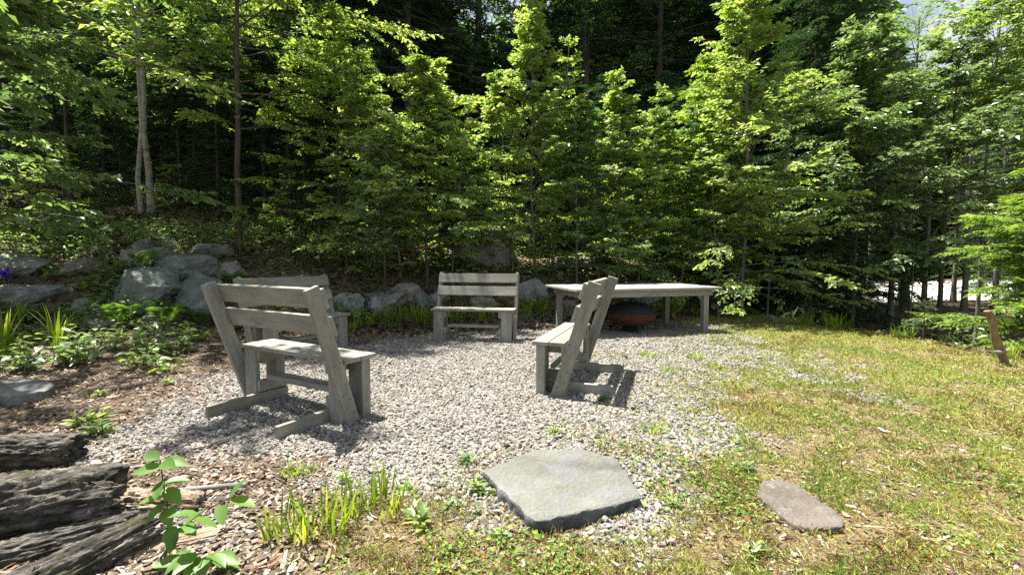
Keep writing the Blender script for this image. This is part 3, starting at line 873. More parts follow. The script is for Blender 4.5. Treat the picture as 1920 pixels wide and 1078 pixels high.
# ------------------------------------------------------------------ logs and sticks
def log_mesh(name, A, B, ra, rb, seed, flat=.0, rough=1.0, seg=110, sides=120):
    A, B = Vector(A), Vector(B); ax = (B - A); L = ax.length; ax.normalize()
    up = Vector((0, 0, 1)); s = ax.cross(up).normalized(); u = s.cross(ax)
    o = Vector((seed * 2.3, seed, 0)); V = []
    for i in range(seg + 1):
        f = i / seg; r0 = ra + (rb - ra) * f
        for j in range(sides):
            th = 2 * math.pi * j / sides
            cx, cy = math.cos(th), math.sin(th)
            q = Vector((f * L * 2.2, cx * 1.6, cy * 1.6)) + o
            big = mnoise.fractal(q, 1, 2, 3) * .14
            q2 = Vector((f * L * 6.5, cx * 5.5, cy * 5.5)) + o
            rid = mnoise.ridged_multi_fractal(q2, .9, 2.1, 5, 1., 2.) * .13 - .16
            fine = mnoise.fractal(Vector((f * L * 22, cx * 14, cy * 14)) + o, .7, 2, 5) * .10
            r_ = r0 * (1 + (big + rid + fine) * rough)
            yy = cy
            if flat and yy > 1 - flat: yy = (1 - flat) + (yy - 1 + flat) * .2
            jag = mnoise.fractal(Vector((cx * 3, cy * 3, seed * 5)), 1, 2, 4) * .05 * (1 if f > .95 else 0) * L ** .5
            V.append(A + ax * (f * L + jag) + s * (cx * r_) + u * (yy * r_))
    i, j = np.meshgrid(np.arange(seg), np.arange(sides), indexing='ij')
    Fq = np.stack([i * sides + j, i * sides + (j + 1) % sides, (i + 1) * sides + (j + 1) % sides, (i + 1) * sides + j], -1).reshape(-1, 4)
    V = [tuple(v) for v in V]; last = seg * sides; extra = []
    cen = (A + ax * (L + .0))
    Fl = [Fq]
    prev = last
    for rr_ in (.8, .55, .3, .08):
        st_ = len(V)
        for j in range(sides):
            v = Vector(V[last + j]); w_ = cen + (v - cen) * rr_
            w_ -= ax * (.02 * (1 - rr_) + mnoise.fractal(w_ * 22, 1, 2, 4) * .02)
            V.append(tuple(w_))
        Fl.append(np.array([(prev + j, prev + (j + 1) % sides, st_ + (j + 1) % sides, st_ + j) for j in range(sides)]))
        prev = st_
    V.append(tuple(cen - ax * .02)); Fl.append(np.array([(prev + j, prev + (j + 1) % sides, len(V) - 1) for j in range(sides)]))
    V = np.array(V) - np.array(A)
    me = npmesh(name, V, Fl, True)
    W_ = V.astype(float); al = W_ @ np.array(ax); gr = np.stack([al, W_ @ np.array(s), W_ @ np.array(u)], 1)
    at_ = me.attributes.new('grain', 'FLOAT_VECTOR', 'POINT'); at_.data.foreach_set('vector', (gr + seed).astype(np.float32).ravel())
    return me, A
def mklog(name, A, B, ra, rb, mat, seed, lab, cat, **k):
    me, o0 = log_mesh(name, A, B, ra, rb, seed, **k)
    return tagp(link(name, me, mat, None, o0), lab, cat)
mklog('log', (-2.75, 1.42, .17), (-1.74, 1.98, .135), .145, .125, M_LOG, 1, 'thick charred log with greenish moss lying at the lower left corner', 'log')
mklog('log', (-1.72, 1.32, .05), (-1.45, 1.80, .085), .085, .066, M_LOG, 4, 'thinner charred log pointing at the camera in front of the thick log', 'log')
mklog('log', (-2.3, 1.45, .03), (-1.60, 1.86, .05), .075, .06, M_LOG, 7, 'dark log wedged low between the two charred logs', 'log')
mklog('log', (-3.4, 2.35, .13), (-2.40, 2.47, .12), .10, .085, M_LOG, 11, 'grey splitting log end at the left edge above the thick charred log', 'log')
mklog('wood_chunk', (-1.80, 2.02, .05), (-1.42, 2.03, .05), .075, .05, M_SPLIT, 13, 'pale bleached split chunk of wood behind the leafy bramble', 'wood', rough=1.6)
mklog('wood_chunk', (-1.50, 1.72, .03), (-1.20, 1.83, .035), .05, .055, M_SPLIT, 17, 'flat sawn offcut of wood with a dark edge near the bramble stem', 'wood', flat=.6, rough=.7)
p0, p1 = gp(245, 936), gp(458, 916)
mklog('stick', p0 + Vector((0, 0, .012)), p1 + Vector((0, 0, .016)), .014, .013, M_STICK, 19, 'straight grey stick lying across the gravel edge beside the bramble', 'stick', rough=.5, seg=30, sides=16)

# ------------------------------------------------------------------ small plants
def blade_clump(name, seed, n, h, spread, wid, mat, upright=.35, droop=.5):
    rng = np.random.default_rng(seed); k = 6
    an = rng.random(n) * 6.283; rad = spread * np.sqrt(rng.random(n))
    b0 = np.stack([np.cos(an) * rad, np.sin(an) * rad, np.full(n, -.01)], 1)
    an2 = an + rng.normal(0, .9, n); lean = np.abs(rng.normal(upright, .2, n)); L = h * rng.uniform(.55, 1.1, n)
    out = np.stack([np.cos(an2), np.sin(an2), 0 * an], 1); up = np.array([0, 0, 1.])
    side = np.stack([-np.sin(an2), np.cos(an2), 0 * an], 1)
    V = []
    for s in np.linspace(0, 1, k):
        c = b0 + up * (L * (s - droop * lean * s ** 3 * .9))[:, None] + out * (L * lean * s ** 1.7)[:, None]
        w_ = wid * (1 - s ** 2.2 * .96) * (.7 + .3 * s)
        nn = .28 * w_
        V += [c - side * w_ / 2 + up * 0, c - out * nn, c + side * w_ / 2]
    V = np.stack(V, 1)
    q = []
    for a in range(k - 1):
        q += [[3 * a, 3 * a + 1, 3 * a + 4, 3 * a + 3], [3 * a + 1, 3 * a + 2, 3 * a + 5, 3 * a + 4]]
    f = (np.array(q)[None] + (np.arange(n) * 3 * k)[:, None, None]).reshape(-1, 4)
    return npmesh(name, V.reshape(-1, 3), f, True, var=np.repeat(np.clip(rng.normal(.5, .25, n), 0, 1), 3 * k))

def put(me, mats, name, p, sc_, lab, cat, group=None, seed=0):
    rnd = random.Random(seed)
    o = link(name, me, mats, None, p)
    o.rotation_euler = (0, 0, rnd.uniform(0, 6.28)); o.scale = (sc_ * rnd.uniform(.9, 1.1),) * 2 + (sc_ * rnd.uniform(.88, 1.12),)
    return tagp(o, lab, cat, group)

day = [blade_clump('daylily', 100 + k, 46, .30, .14, .016, L_BLADE, .42, .6) for k in range(3)]
DL = [(690, 606, 1.23, 'yellow green daylily clump in front of the rock under the slender shrub'),
      (730, 604, 1.17, 'daylily clump right of the slender shrub stem beside the broad rock'),
      (768, 601, 1.30, 'bright daylily clump at the foot of the dark brown rock'),
      (800, 606, 1.17, 'daylily clump touching the left leg of the bench facing the camera'),
      (852, 601, 1.30, 'daylily clump seen through the seat gap of the middle bench, left one'),
      (905, 598, 1.43, 'daylily clump behind the middle bench under its lower backrest slat'),
      (985, 588, 1.30, 'bright daylily clump at the foot of the pale boulder by the table'),
      (1014, 588, 1.17, 'daylily clump between pale boulder and left table leg'),
      (1056, 590, .85, 'daylily clump beside the left table legs in front of the grey stone'),
      (1240, 584, .8, 'daylily clump behind the table near its far right leg'),
      (1112, 588, .8, 'daylily clump behind the table left of the fire bowl'), (1262, 590, .9, 'daylily clump behind the table right of the far leg'),
      (650, 622, .85, 'shaded daylily clump right of the half hidden bench'),
      (1506, 612, 1.05, 'smaller of two bright daylily clumps at the back rim of the lawn'),
      (1568, 618, 1.15, 'left half of the large bright daylily clump on the rim before the dark hollow'),
      (1606, 618, 1.15, 'right half of the large bright daylily clump on the rim before the dark hollow'),
      (1690, 636, .8, 'low daylily clump on the rim near two thin trunks'),
      (1885, 672, .7, 'small daylily clump growing against the leaning stake'),
      (1300, 590, .7, 'daylily clump in shade just left of the right table leg')]
for k, (a, b_, s_, lab) in enumerate(DL):
    put(day[k % 3], L_BLADE, 'daylily', gp(a, b_), s_ * 1.15, lab, 'daylily', 'daylily clumps along the rim', k)
fd = [blade_clump('daylily', 120 + k, 36, .19, .13, .012, L_BLADE, .34, .4) for k in range(2)]
FD = [(560, 1000, 1., 'light green daylily shoots at the front left of the front clumps, thin and upright'),
      (615, 985, 1.15, 'tallest light green daylily shoots in the middle of the front edge'),
      (655, 965, .9, 'daylily shoots just behind the tallest front shoots at the gravel edge'),
      (708, 955, 1.05, 'dense daylily tuft right of the front shoots toward the stepping stone'),
      (530, 1010, .6, 'small sparse daylily shoots nearest the bramble')]
for k, (a, b_, s_, lab) in enumerate(FD):
    put(fd[k % 2], L_BLADE, 'daylily', gp(a, b_), s_, lab, 'daylily', 'daylily shoots at the front edge', 50 + k)
ir = [blade_clump('iris', 130 + k, 15, .55, .06, .030, L_BLADE, .22, .3) for k in range(2)]
IR = [(105, 650, 1., 'tall upright iris leaves glowing yellow green before the flat pale boulder'),
      (8, 668, 1.15, 'iris leaves cut by the left edge of the picture'),
      (135, 622, .62, 'short iris leaves right of the tall glowing iris'), (38, 610, .7, 'thin iris leaves against the flat topped boulder at left')]
for k, (a, b_, s_, lab) in enumerate(IR):
    put(ir[k % 2], L_BLADE, 'iris', gp(a, b_), s_, lab, 'iris', 'iris plants at the left edge', 70 + k)
# violet flower at the left edge
p = at(6, 512, 6.6); gz = z1(p.x, p.y)
o = empty('flowering_iris', (p.x, p.y, gz), 0, 'deep violet iris flower at the left edge above the boulders', 'flower')
g = Geo(); g.tube([[0, 0, -.02], [.01, 0, (p.z - gz) * .5], [0, 0, p.z - gz]], [.007, .006, .005], 6); link('stem', g.mesh('stem'), M_STEM, o)
rng = np.random.default_rng(8); n = 9
an = np.arange(n) * 2.4; D = unit(np.stack([np.cos(an), np.sin(an), np.where(np.arange(n) % 2, .9, -.5)], 1))
me = leaf_mesh('petals', np.repeat([[0, 0, p.z - gz]], n, 0), D, unit(rng.normal(0, 1, (n, 3)) + [0, 0, 1]), np.full(n, .10), np.full(n, .07), rng.random(n), 1, .2, .5)
link('bloom', me, M_PETAL, o)

def leafy_plant(name, seed, nstem, h, leaf, wl=.5, nl=7, spread=.12, mat=L_PALE, updir=.25):
    rng = np.random.default_rng(seed); P = []; D = []; L = []; g = Geo()
    for s in range(nstem):
        a = rng.random() * 6.28; H_ = h * rng.uniform(.55, 1.1); r0 = spread * rng.random() ** .5
        b0 = np.array([math.cos(a) * r0 * .5, math.sin(a) * r0 * .5, -.02]); tip = b0 + np.array([math.cos(a) * H_ * .35, math.sin(a) * H_ * .35, H_])
        mid = (b0 + tip) / 2 + rng.normal(0, .01, 3)
        g.tube([b0, mid, tip], [.0035, .003, .0015], 5)
        for q in range(nl):
            t_ = .25 + .75 * (q + .5) / nl; c = b0 + (tip - b0) * t_
            ang = a + q * 2.4 + rng.normal(0, .3)
            P.append(c); D.append([math.cos(ang), math.sin(ang), rng.normal(updir, .25)]); L.append(leaf * rng.uniform(.6, 1.15) * (1.1 - .45 * t_))
    P, D, L = np.array(P), unit(np.array(D)), np.array(L); n = len(P)
    N = unit(np.array([0, 0, 1.]) + rng.normal(0, .28, (n, 3)))
    me = leaf_mesh('leaves', P + D * .01, D, N, L, L * wl, np.clip(rng.normal(.5, .25, n), 0, 1), 1, .2, .25)
    return me, g.mesh('stem')
def put_plant(name, meshes, mat, p, s_, lab, cat, group, seed, smat=None):
    r = empty(name, p, random.Random(seed).uniform(0, 6.28), lab, cat, group)
    r.scale = (s_,) * 3
    link('leaves', meshes[0], mat, r); link('stem', meshes[1], smat or M_STEM, r)
    return r
LP = [leafy_plant('weed', 200 + k, 6 + k % 3, .20, .105, .55, 7, .16) for k in range(4)]
WEED = [(45, 668, 1.0), (95, 690, 1.15), (150, 680, 1.1), (70, 640, 1.), (120, 640, .95), (180, 655, 1.), (30, 700, .8), (215, 640, 1.), (255, 655, 1.), (290, 672, 1.05),
        (330, 660, 1.), (262, 688, 1.), (310, 700, .8), (235, 622, .9), (285, 630, 1.), (345, 632, .9), (180, 612, .9), (60, 600, 1.1), (140, 598, .9), (372, 640, .8),
        (165, 545, 1.1), (195, 530, 1.2), (205, 555, 1.2), (180, 575, 1.), (110, 520, 1.), (15, 530, 1.), (215, 510, 1.), (665, 600, 1.), (745, 585, .9), (840, 585, .9), (628, 588, .9), (935, 580, .9)]
WORD = ['broad leaved weed %s']
WL = ['against the leaves cut by the left edge', 'lowest and fullest of the leafy weeds below the tall iris', 'bushy, lowest right of the tall iris', 'close under the tall iris on its left', 'at the foot of the tall glowing iris',
      'pale, just right of the tall iris patch', 'small, lowest at the left edge in the mulch', 'between the flat pale stone and the open mulch', 'in the middle of the mulch patch left of the nearest bench', 'largest in the patch left of the nearest bench',
      'closest to the left post of the nearest bench', 'spreading low in the mulch above the gravel', 'small, lowest near the gravel edge', 'by the flat pale stone', 'at the foot of the flat mossy rock',
      'below the largest boulder', 'left of the flat pale stone', 'before the flat topped boulder at left', 'before the dark low boulder', 'under the fern at the largest boulder',
      'below the low sunlit boulder', 'large, left of the upright boulder', 'large dark, hugging the upright boulder', 'under the large dark weed by the upright boulder', 'between rounded boulder and sunlit boulder', 'beside the violet flower', 'at the top left of the upright boulder',
      'before the rounded grey rock right of the half hidden bench', 'between the sunlit broad rock and the dark brown rock', 'behind the middle bench at its left end', 'behind the seat end of the half hidden bench', 'behind the right end of the middle bench']
for k, (a, b_, s_) in enumerate(WEED):
    put_plant('weed', LP[k % 4], L_PALE if k % 3 else L_BRIGHT, gp(a, b_), s_ * 1.35, 'leafy weed ' + WL[k], 'weed', 'leafy weeds along the foot of the bank', k)
SP_ = [leafy_plant('weed', 230 + k, 5, .075, .06, .42, 6, .05, updir=.5) for k in range(3)]
GW = [(165, 800, 1.9, 'sunlit pale weed standing in the mulch above the thick log'), (195, 815, 1.6, 'darker green weed right beside the sunlit pale weed in the mulch'), (180, 745, 1.1, 'spindly weed on the mulch near the left stepping stone'),
      (310, 722, 1.1, 'weed at the gravel edge just left of the nearest bench'), (870, 872, .9, 'small weed in the gravel left of the stepping stone top corner'), (905, 925, 1.1, 'weed leaning on the left corner of the stepping stone'),
      (795, 985, 1.35, 'leafy rosette left below the stepping stone'), (850, 955, .8, 'tiny rosette between leafy rosette and stepping stone'), (1035, 815, .9, 'small weed in the gravel above the stepping stone'),
      (770, 925, .8, 'tiny weed at the gravel edge right of the dense daylily tuft'), (1130, 752, .9, 'small weed in the shadow behind the tilted bench'), (940, 1015, .8, 'tiny weed in brown moss below the stepping stone'),
      (1420, 1050, .9, 'small green weed in front of the brown oblong stone'), (1400, 885, .9, 'weed above left of the brown oblong stone'), (1265, 950, .8, 'weed right of the front corner of the stepping stone'),
      (640, 905, .8, 'tiny weed at the front gravel edge behind the daylily shoots'), (1050, 690, .7, 'tiny weed beside the foot of the tilted bench'), (930, 660, .7, 'tiny weed in the gravel before the middle bench')]
for k, (a, b_, s_, lab) in enumerate(GW):
    put_plant('weed', SP_[k % 3], L_MID if k % 2 else L_BRIGHT, gp(a, b_), s_, lab, 'weed', 'small weeds in gravel and moss', 90 + k)
gt = blade_clump('grass_tuft', 150, 60, .085, .055, .006, L_BLADE, .55, .3)
GT = [(1226, 812, 1.1, 'round bright grass tuft alone in the gravel above right of the stepping stone'), (545, 893, 1., 'grass tuft at the front gravel edge above the daylily shoots'), (580, 888, .8, 'smaller grass tuft right beside the front edge tuft'),
      (1305, 675, 1.3, 'grass tuft in the gravel below the right table leg'), (1215, 668, 1.4, 'grass tuft in the gravel in front of the table shadow'), (1250, 700, 1., 'low grass tuft right of the tilted bench shadow'), (940, 640, .8, 'grass tuft beneath the seat of the middle bench'),
      (1340, 690, 1.2, 'wide pale grass tuft where gravel meets lawn'), (90, 850, 1., 'thin dry grass tuft between the two left logs'), (690, 690, .8, 'pale tuft in the gravel right of the nearest bench seat'), (1110, 668, .8, 'tuft at the edge of the table shadow behind the tilted bench')]
for k, (a, b_, s_, lab) in enumerate(GT):
    put(gt, L_BLADE, 'grass_tuft', gp(a, b_), s_, lab, 'grass', 'grass tufts in the gravel', 20 + k)

# bramble shoots in the left foreground
def bramble(p, stemline, leaves, seed):
    rng = np.random.default_rng(seed); g = Geo()
    for ln, r0 in stemline: g.tube(ln, np.linspace(r0, .0018, len(ln)), 7)
    P, D, L, W = [], [], [], []
    for (c, dx, dy, dz, l) in leaves:
        P.append(c); D.append([dx, dy, dz]); L.append(l); W.append(l * .56)
    P, D, L, W = np.array(P, float), unit(np.array(D, float)), np.array(L), np.array(W)
    N = unit(np.array([-.1, -.35, 1.]) + rng.normal(0, .22, (len(P), 3)))
    V, Fs, kv, kf = leaf_geo(P, D, N, L, W, 1, .22, .22)
    return leaf_mesh('leaves', P, D, N, L, W, np.clip(rng.normal(.5, .25, len(P)), 0, 1), 1, .24, .2), g.mesh('stem')
b0 = gp(303, 1062); Yb = b0.y
def bp(px, py, dy=0.): return np.array(at(px, py, Yb + dy) - b0)
main = [bp(303, 1066), bp(318, 1010), bp(314, 950, .02), bp(305, 900, .03), bp(300, 862, .04)]
side = [bp(320, 1000), bp(345, 985, -.02), bp(385, 955, -.05), bp(430, 935, -.07)]
LV = [(bp(300, 860, .04), -1, .2, .25, .085), (bp(302, 864, .04), 1, .1, -.1, .10), (bp(303, 866, .03), .8, -.5, .1, .09), (bp(303, 876, .03), -1, -.3, .0, .10), (bp(306, 900, .03), .25, -1, -.35, .085),
      (bp(307, 905, .03), 1, .3, .15, .085), (bp(308, 915, .03), .9, -.4, -.3, .10), (bp(311, 930, .02), -1, -.1, -.05, .10), (bp(312, 940, .02), -.4, -.8, -.45, .09), (bp(314, 950, .02), .6, -.8, -.2, .10),
      (bp(318, 985), .5, -.6, -.3, .10), (bp(340, 985, -.02), .8, -.5, .1, .10), (bp(360, 972, -.03), .9, .2, -.3, .095), (bp(385, 955, -.05), -.2, -1, .1, .09), (bp(415, 942, -.06), .4, -.7, -.4, .085),
      (bp(430, 936, -.07), .35, .3, .7, .085), (bp(430, 936, -.07), 1, -.1, -.05, .10), (bp(372, 962, -.04), -.7, -.5, .3, .09), (bp(330, 1000), .3, -1, -.3, .08), (bp(345, 985, -.02), -.2, -.6, -.5, .085)]
me1, me2 = bramble(b0, [(main, .0045), (side, .0032)], LV, 3)
o = empty('bramble_shoot', b0, 0, 'young bramble shoot with fresh serrated leaves in front of the logs', 'plant')
link('leaves', me1, L_BRAMBLE, o); link('stem', me2, M_TWIG, o)
b0 = gp(372, 1076); Yb = b0.y
LV = []
rng = np.random.default_rng(4)
for k in range(16):
    a = k * 2.4; LV.append((bp(372 + 30 * math.cos(a), 1052 + 10 * math.sin(a) - 8 * (k % 2), .03 * math.sin(a)), math.cos(a), math.sin(a), .1 * rng.normal(), .085 + .02 * rng.random()))
me1, me2 = bramble(b0, [([bp(372, 1080), bp(372, 1060), bp(374, 1045)], .004)], LV, 6)
o = empty('bramble_shoot', b0, 0, 'low leafy bramble at the bottom edge right of the taller shoot', 'plant')
link('leaves', me1, L_BRAMBLE, o); link('stem', me2, M_TWIG, o)

# ferns: fronds of small paired leaflets
def fern_mesh(seed, nf, h):
    rng = np.random.default_rng(seed); P, D, L, N, vs = [], [], [], [], []; g = Geo()
    for f in range(nf):
        a = f * 6.283 / nf + rng.normal(0, .3); Lf = h * rng.uniform(.7, 1.1); k = 20
        t_ = np.linspace(0, 1, k); out = np.array([math.cos(a), math.sin(a), 0]); sd = np.array([-math.sin(a), math.cos(a), 0])
        ln = .45 + .25 * rng.random()
        c = out[None] * (Lf * ln * t_ ** 1.3)[:, None] + np.array([0, 0, 1.])[None] * (Lf * (t_ * .95 - .38 * t_ ** 2.6))[:, None]
        g.tube(c, np.linspace(.003, .0008, k), 5)
        T = unit(np.gradient(c, axis=0)); Nn = unit(np.cross(T, sd))
        for s in (-1, 1):
            for q in range(3, k):
                l = Lf * .30 * math.sin(math.pi * min(1, .12 + .9 * t_[q])) ** .8 + .004
                P.append(c[q]); D.append(sd * s + T[q] * .35 - np.array([0, 0, .12])); L.append(l); N.append(Nn[q] if Nn[q][2] > 0 else -Nn[q]); vs.append(rng.random())
    P, D, L, N = np.array(P), unit(np.array(D)), np.array(L), np.array(N)
    return leaf_mesh('fronds', P, D, N + rng.normal(0, .1, N.shape), L, L * .20 + .004, np.array(vs), 0, .1, .12), g.mesh('rachis')
FM = [fern_mesh(300 + k, 5 + k, .62) for k in range(3)]
FE = [(226, 610, 1., 'fern at the left flank of the upright boulder'), (312, 612, 1.1, 'fern between the upright boulder and the largest boulder'), (382, 612, .9, 'fern at the foot of the largest boulder by the bench post'),
      (440, 540, .8, 'small fern above the hidden bench near the dark flat rock'), (560, 470, 1., 'fern on the bank right of the slender dark trunk'), (505, 440, 1.1, 'fern high on the bank behind the slender dark trunk'),
      (90, 450, 1., 'fern on the bank above the rounded left boulder')]
for k, (a, b_, s_, lab) in enumerate(FE):
    p = gp(a, b_)
    r = empty('fern', p, k * 1.3, lab, 'fern', 'ferns among the boulders'); r.scale = (s_ * .95,) * 3
    link('fronds', FM[k % 3][0], L_FERN, r); link('rachis', FM[k % 3][1], M_STEM, r)
p = at(268, 500, 7.3); r = empty('fern', (p.x, p.y, p.z - .02), 2.2, 'pale drooping fern frond on top of the upright boulder', 'fern', 'ferns among the boulders'); r.scale = (.85,) * 3
link('fronds', FM[0][0], L_FERN, r); link('rachis', FM[0][1], M_STEM, r)

# ------------------------------------------------------------------ trees
def grow(seed, H, base, rad, nb, twig_len, nl, leaf, wl=.55, kind='column', lean=(0, 0), tr=.05, elev=(10, 50), droop=.25, ntw=10, jit=.35, twigwood=True, wob=.02, side_bias=None, detail=0, flat=.1, sin_=.3, lr=(.6, 1.12)):
    rng = np.random.default_rng(seed)
    K = 14; t_ = np.linspace(0, 1, K)
    tp = np.stack([lean[0] * t_ ** 1.2, lean[1] * t_ ** 1.2, H * t_], 1)
    tp[1:, :2] += np.cumsum(rng.normal(0, wob * H / K, (K - 1, 2)), 0)
    tp[0, 2] = -.15
    g = Geo(); g.tube(tp, tr * (1 - .9 * t_) ** .9 * (1 + .5 * np.exp(-t_ * 25)) + .004, 10)
    tb = np.sort(base / H + (1 - base / H) * rng.random(nb) ** .85 * .985)
    u = (tb - base / H) / (1 - base / H)
    if kind == 'ovoid': prof = np.sin(np.pi * (.12 + .84 * u)) ** .75
    elif kind == 'cone': prof = (1 - u) ** .65 + .04
    else: prof = np.clip(1.06 - u, .12, 1) ** .6 * (.72 + .28 * np.sin(np.pi * np.clip(u + .18, 0, 1)))
    Lb = rad * prof * rng.uniform(*lr, nb)
    az = np.arange(nb) * 2.39996 + rng.normal(0, .7, nb)
    if side_bias is not None:
        Lb = Lb * (1 + side_bias[1] * np.cos(az - side_bias[0]))
    el = R(elev[0]) + (R(elev[1]) - R(elev[0])) * u + rng.normal(0, .2, nb)
    B0 = np.stack([np.interp(tb, t_, tp[:, k]) for k in range(3)], 1)
    hd = np.stack([np.cos(az), np.sin(az), 0 * az], 1)
    def bpt(i, s):
        L = Lb[i]
        return B0[i] + hd[i] * (np.cos(el[i]) * L * s)[:, None] + np.array([0, 0, 1.]) * (np.sin(el[i]) * L * s - droop * L * s ** 2)[:, None]
    ss = np.linspace(0, 1, 5)
    BP = np.stack([bpt(np.arange(nb), np.full(nb, s)) for s in ss], 1)
    BR_ = (tr * .32 * (.35 + .65 * (Lb / rad)) * (1 - .75 * u))[:, None] * (1 - .85 * ss)[None] + .002
    g.tube(BP, BR_, 5)
    # twigs
    cnt = np.maximum(3, (ntw * (.35 + .65 * Lb / rad)).astype(int))
    bi = np.repeat(np.arange(nb), cnt); nt_ = len(bi)
    s = sin_ + (1 - sin_) * rng.random(nt_) ** .8
    first = np.concatenate([[0], np.cumsum(cnt)[:-1]]); s[first] = 1.0
    T0 = bpt(bi, s)
    sg = np.where(rng.random(nt_) < .5, 1, -1)
    da = sg * rng.uniform(.45, 1.25, nt_) * (1.1 - .55 * s); da[first] = 0
    ta = az[bi] + da; te = (el[bi] - 2 * droop * s * .8) * .6 + rng.normal(0, .16, nt_)
    TD = np.stack([np.cos(ta) * np.cos(te), np.sin(ta) * np.cos(te), np.sin(te)], 1)
    TL_ = twig_len * rng.uniform(.55, 1.2, nt_) * (1.15 - .45 * s) * np.clip(.5 + .5 * Lb[bi] / rad, .4, 1)
    if twigwood: g.tube(np.stack([T0, T0 + TD * TL_[:, None] * .95], 1), np.stack([np.full(nt_, .004), np.full(nt_, .0012)], 1), 3)
    # leaves
    li = np.repeat(np.arange(nt_), nl); n = len(li); q = np.tile((np.arange(nl) + .6) / nl, nt_)
    q = np.clip(q + rng.normal(0, .05, n), .05, 1)
    P = T0[li] + TD[li] * (TL_[li] * q)[:, None] - np.array([0, 0, 1.]) * (TL_[li] * .16 * q ** 2)[:, None]
    sd = np.where(np.tile(np.arange(nl) % 2, nt_) > 0, 1, -1) * rng.uniform(.5, 1.15, n); sd[np.tile(np.arange(nl) == nl - 1, nt_)] *= .2
    la = ta[li] + sd
    D = unit(np.stack([np.cos(la), np.sin(la), te[li] * .5 - .18 + rng.normal(0, .22, n)], 1))
    N = unit(np.array([0, 0, 1.]) + rng.normal(0, jit * 1.25, (n, 3)) + np.repeat(rng.normal(0, .3, (nt_, 3)), nl, 0) + hd[bi][li] * (flat + .15))
    L = leaf * np.exp(rng.normal(0, .22, n)) * np.where(q > .9, .8, 1)
    var = np.clip(.5 + np.repeat(rng.normal(0, .16, nt_), nl) + rng.normal(0, .14, n) + .22 * (s[li] - .6), 0, 1)
    return leaf_mesh('crown', P, D, N, L, L * wl, var, detail, .16, .14), g.mesh('trunk')
NLEAF = [0]
def plant_tree(name, p, meshes, leafmat, bark, lab, group=None, rz=0., s_=1., cat='tree'):
    r = empty(name, p, rz, lab, cat, group); r.scale = (s_,) * 3
    link('trunk', meshes[1], bark, r); link('crown', meshes[0], leafmat, r)
    return r

# sunlit young trees round the clearing
def T(name, px, Y, lab, leafmat, bark, group='young trees behind the clearing', **k):
    k['nb'] = int(k['nb'] * 1.7); k['ntw'] = int(k['ntw'] * 1.3); k['leaf'] *= 1.3; k['rad'] *= 1.45 if k.get('kind') != 'ovoid' else 1.15; k['twig_len'] *= 1.2; k['lr'] = (.3, 1.3)
    e = k.get('elev', (10, 50)); k['elev'] = (e[0] + 8, e[1] + 8); k['wob'] = .03; k['tr'] *= .85
    return plant_tree(name, gx(px, Y), grow(**k), leafmat, bark, lab, group)
T('beech_tree', 449, 9.0, 'tall slender dark trunked beech with layered leaves above the boulders', L_BRIGHT, M_BARK, seed=1, H=10.5, base=2.2, rad=2.0, nb=80, twig_len=.75, nl=11, leaf=.085, lean=(.35, -.2), tr=.062, elev=(2, 45), droop=.18, ntw=16, side_bias=(-.4, .25), kind='column')
T('birch_tree', 290, 11.2, 'pale barked birch with two trunks on the bank at left', L_MID, M_BIRCH, seed=2, H=12, base=3.2, rad=2.6, nb=70, twig_len=.7, nl=10, leaf=.085, lean=(-.35, 0), tr=.078, elev=(5, 45), droop=.2, ntw=14, kind='column')
o2 = link('trunk', None or (lambda g: (g.tube([[-.17, -.1, -.2], [-.2, -.12, .8], [-.06, -.1, 2.0], [-.12, -.05, 3.6], [-.3, 0, 6.0], [-.4, 0, 8]], [.06, .055, .05, .045, .035, .02], 10), g.mesh('trunk'))[1])(Geo()), M_BIRCH, [o for o in col.objects if o.name.startswith('birch_tree')][0])
T('hazel_tree', -75, 6.7, 'big leaved hazel with pale sunlit leaves cut by the left edge', L_PALE, M_GREYBARK, seed=3, H=6.2, base=.6, rad=2.3, nb=60, twig_len=.6, nl=10, leaf=.115, wl=.6, tr=.05, elev=(5, 50), droop=.25, ntw=13, kind='column')
T('beech_tree', 640, 9.9, 'bright yellow green beech sapling between the dark trunk and the bushy sapling', L_BRIGHT, M_BARK, seed=4, H=4.9, base=.9, rad=1.0, nb=42, twig_len=.5, nl=10, leaf=.075, tr=.03, elev=(8, 50), droop=.2, ntw=12)
T('beech_tree', 722, 8.2, 'slender shrub like beech with thin dark stems over the sunlit rock', L_PALE, M_BARK, seed=5, H=3.0, base=.6, rad=.6, nb=38, twig_len=.33, nl=9, leaf=.06, tr=.018, elev=(12, 55), droop=.15, ntw=9)
T('beech_tree', 800, 8.7, 'bushy bright beech sapling standing left of the middle bench', L_BRIGHT, M_BARK, seed=6, H=4.1, base=.4, rad=1.15, nb=56, twig_len=.45, nl=10, leaf=.075, tr=.03, elev=(8, 50), droop=.2, ntw=13)
T('beech_tree', 866, 9.6, 'smaller green beech sapling right of the bushy bright one', L_MID, M_BARK, seed=7, H=2.7, base=.4, rad=.75, nb=36, twig_len=.35, nl=9, leaf=.07, tr=.02, ntw=10)
T('birch_tree', 1003, 9.8, 'tall narrow birch sapling with yellow leaves right of the middle bench', L_BRIGHT, M_GREYBARK, seed=8, H=6.0, base=.5, rad=.95, nb=80, twig_len=.42, nl=9, leaf=.062, wl=.72, tr=.032, elev=(25, 60), droop=.3, ntw=11, kind='column', flat=.5)
T('birch_tree', 1082, 9.5, 'small birch sapling behind the left end of the table', L_MID, M_GREYBARK, seed=9, H=3.4, base=.4, rad=.7, nb=40, twig_len=.35, nl=9, leaf=.058, wl=.7, tr=.02, elev=(20, 55), droop=.25, ntw=9, flat=.4)
